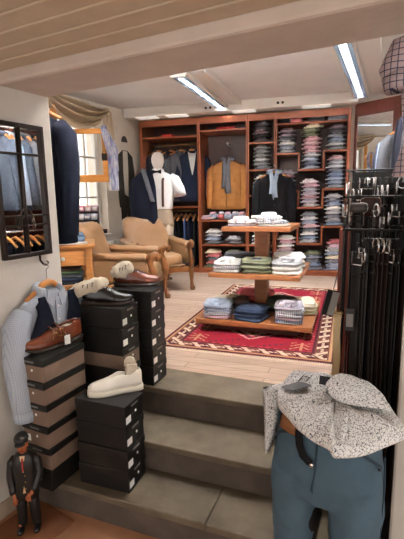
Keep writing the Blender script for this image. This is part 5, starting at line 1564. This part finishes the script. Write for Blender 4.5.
for k, (u, z) in enumerate(((-.045, 1.205), (.150, 1.19))):
    q = thing('belt_tag', 'black card price tag %s on the front belts' % ['at the left', 'at the far right'][k], 'tag', tuple(st(u, 1.63, z)), SA)
    b = MB(); b.box(-.016, .016, -.002, .002, -.085, 0); b.build('card', M['black_card'], q)
    b = MB(); b.box(-.012, .012, -.003, -.0021, -.07, -.02); b.build('panel', mat('tag_panel_%d' % k, (110, 108, 104), .6), q)
    b = MB(); b.tube([(0, 0, 0), (0, .03, .29)], .0015, 5); b.build('cord', M['ink'], q)
# short bags hanging between the bars
for k, (u, z, c, nm) in enumerate(((-.02, 1.66, (70, 32, 22), 'red brown'),)):
    q = thing('leather_pouch', '%s small leather pouch hanging among the upper belts' % nm, 'pouch', tuple(st(u + .03, 2.03 - .02 * k, z - .02)), SA, None)
    b = MB(); b.sell((0, 0, -.065), (.045, .016, .045), .55, 18, 8); b.build('body', mat('pouch_%d' % k, c, .4), q)
    b = MB(); b.sell((0, -.014, -.05), (.043, .006, .026), .5, 16, 6); b.build('flap', mat('pouch_flap_%d' % k, tuple(x * .85 for x in c), .4), q)
    b = MB(); b.tube([(-.04, 0, -.03), (-.03, .0, .02), (.03, 0, .02), (.04, 0, -.03)], .003, 6); b.build('strap', M['belt_dark'], q)
q = thing('folded_pouch', 'pale folded plastic wrapped cloth on the middle belt bar', 'folded cloth', tuple(st(-.035, 1.855, 1.575)), SA)
b = MB(); b.sell((0, 0, .0), (.036, .016, .020), .5, 18, 8, None, .002, 2); b.build('body', mat('wrapped_cloth', (58, 52, 50), .4), q)
b = MB(); b.sell((0, -.010, .012), (.034, .010, .008), .6, 16, 6); b.build('fold', mat('wrapped_cloth_fold', (84, 78, 74), .4), q)

# ---------------------------------------------------------------- corner mirror beside the wardrobe
ma = math.atan2(-.78, .62)
m0 = cl(2.985, .0, 0)
cmr = thing('corner_mirror', 'tall wood-framed mirror set at an angle beside the wardrobe', 'mirror', (m0.x + .01, m0.y - .005, UP), ma)
mwid = .60
b = MB(); b.box(0, .035, -.005, .035, 0, 2.26); b.build('stile', M['redbrown'], cmr, bevel=.003)
b = MB(); b.box(mwid - .09, mwid, -.005, .035, 0, 2.26); b.build('stile', M['redbrown'], cmr, bevel=.003)
b = MB(); b.box(.035, mwid - .09, -.005, .035, 2.10, 2.26); b.build('rail', M['redbrown'], cmr, bevel=.003)
b = MB(); b.box(.035, mwid - .09, -.005, .035, 0, .12); b.build('rail', M['redbrown'], cmr, bevel=.003)
b = MB(); b.box(.03, mwid - .085, .008, .016, .11, 2.11); b.build('glass', M['mirror'], cmr)
b = MB(); b.box(.03, mwid - .08, .017, .034, .11, 2.11); b.build('backing', M['redbrown'], cmr)

# ---------------------------------------------------------------- garments along the right wall
rr_ = thing('garment_rail', 'long wall rail with hanging jackets on the right wall', 'garment rail', (0, 0, 0))
b = MB(); b.tube([tuple(rw(.2, .34, 2.36)), tuple(rw(3.1, .34, 2.36))], .013, 10); b.build('rail', M['steel'], rr_)
b = MB(); b.tube([tuple(rw(.2, .30, 1.30)), tuple(rw(1.2, .30, 1.30))], .013, 10); b.build('lower_rail', M['steel'], rr_)
for t_ in (.25, 1.6, 3.05):
    b = MB(); b.tube([tuple(rw(t_, .0, 2.36)), tuple(rw(t_, .34, 2.36))], .010, 8); b.build('bracket', M['steel'], rr_)
for t_ in (.25, 1.15):
    b = MB(); b.tube([tuple(rw(t_, .0, 1.30)), tuple(rw(t_, .30, 1.30))], .010, 8); b.build('bracket', M['steel'], rr_)
ra = math.atan2(.30, -.954)   # hanger bar perpendicular to the wall
far = [(2.86, 'blackcloth', 'black jacket farthest along the right wall rail'), (2.76, 'charcoal', 'charcoal jacket second from the far end of the wall rail'), (2.65, 'bluegrey', 'blue grey jacket third from the far end of the wall rail'), (2.54, 'lightblue', 'pale blue jacket fourth from the far end of the wall rail'), (2.46, 'greywool', 'mid grey jacket fifth from the far end of the wall rail')]
near = [(.42, 'bluegrey', 'slate blue suit jacket at the near end of the wall rail'), (.50, 'lightblue', 'pale jacket beside the slate blue one at the near end of the rail'), (.58, 'bluegrey', 'blue grey jacket third at the near end of the wall rail'), (.66, 'greywool', 'grey jacket fourth at the near end of the wall rail'), (.74, 'charcoal', 'charcoal jacket fifth at the near end of the wall rail'), (.82, 'navy2', 'slate jacket sixth at the near end of the wall rail'), (.90, 'charcoal', 'dark grey jacket seventh at the near end of the wall rail'), (.98, 'blackcloth', 'black jacket eighth at the near end of the wall rail'), (1.06, 'navy', 'navy jacket ninth at the near end of the wall rail')]
for k, (t_, m_, nm) in enumerate(far + near):
    p = rw(t_, .34, 0)
    yaw = ra + (random.uniform(.15, .3) if t_ > 2 else random.uniform(-.1, .25))
    hanger('clothes_hanger', 'wooden hanger holding the %s' % nm.replace(' the ', ' '), (p.x, p.y, 2.376), yaw, 'hangers on the wall rail', hook=.07)
    jacket('suit_jacket', nm, 'jacket', (p.x, p.y, 2.268), yaw, M[m_], 'jackets on the wall rail', L=.74, hw=.205, seed=k + 20, dp=.05 if t_ < 2 else .085)
for k in range(9):
    p = rw(.40 + .085 * k, .30, 0)
    trousers_on_hanger(k, (p.x, p.y, 1.292), ra + random.uniform(-.08, .08), ['navy', 'charcoal', 'blackcloth'][k % 3], .55, '%s trousers, %s along the lower wall rail' % (['navy', 'charcoal', 'black'][k % 3], NTH[k]), 'trousers on the lower wall rail')
# back panel and shelf of the wall rail
b = MB(); obox(b, rw, .1, 1.3, .004, .02, .52, 2.5); o = b.build('wood_panel', M['redbrown']); tag(o, 'red brown wood panel behind the near wall rail', 'panel')
# plaid shirt and dark coat on the pillar
pk = thing('garment_hook', 'small black hook on the right pillar carrying a checked shirt', 'hook', (.80, 1.265, 2.10), SA)
b = MB(); b.tube([(0, .13, 0), (0, .0, 0), (0, -.02, .02)], .007, 8); b.build('arm', M['black_metal'], pk)
pls = jacket('plaid_shirt', 'mauve windowpane check shirt hanging high at the right edge', 'shirt', (.790, 1.232, 2.085), R(-30), M['plaid'], L=.40, hw=.205, dp=.04, sleeve=.34, lapel=False, buttons=0, seed=9, sleeves=(1,))
b = MB(); b.tube([(-.15, -.0, -.03), (-.205, -.03, -.055), (-.222, -.045, -.10), (-.205, -.05, -.145)], [.045, .050, .046, .040], 14); sl_ = b.build('rolled_sleeve', M['plaid'], pls)
b = MB(); b.tube([(-.213, -.048, -.115), (-.203, -.05, -.155)], [.048, .046], 14); b.build('cuff', M['plaid'], sl_)
jacket('dark_coat', 'dark coat hanging below the mauve checked shirt at the right edge', 'coat', (.775, 1.262, 2.0), R(-30), M['blackcloth'], L=.54, hw=.155, dp=.028, sleeve=.42, seed=12, sleeves=(1,))
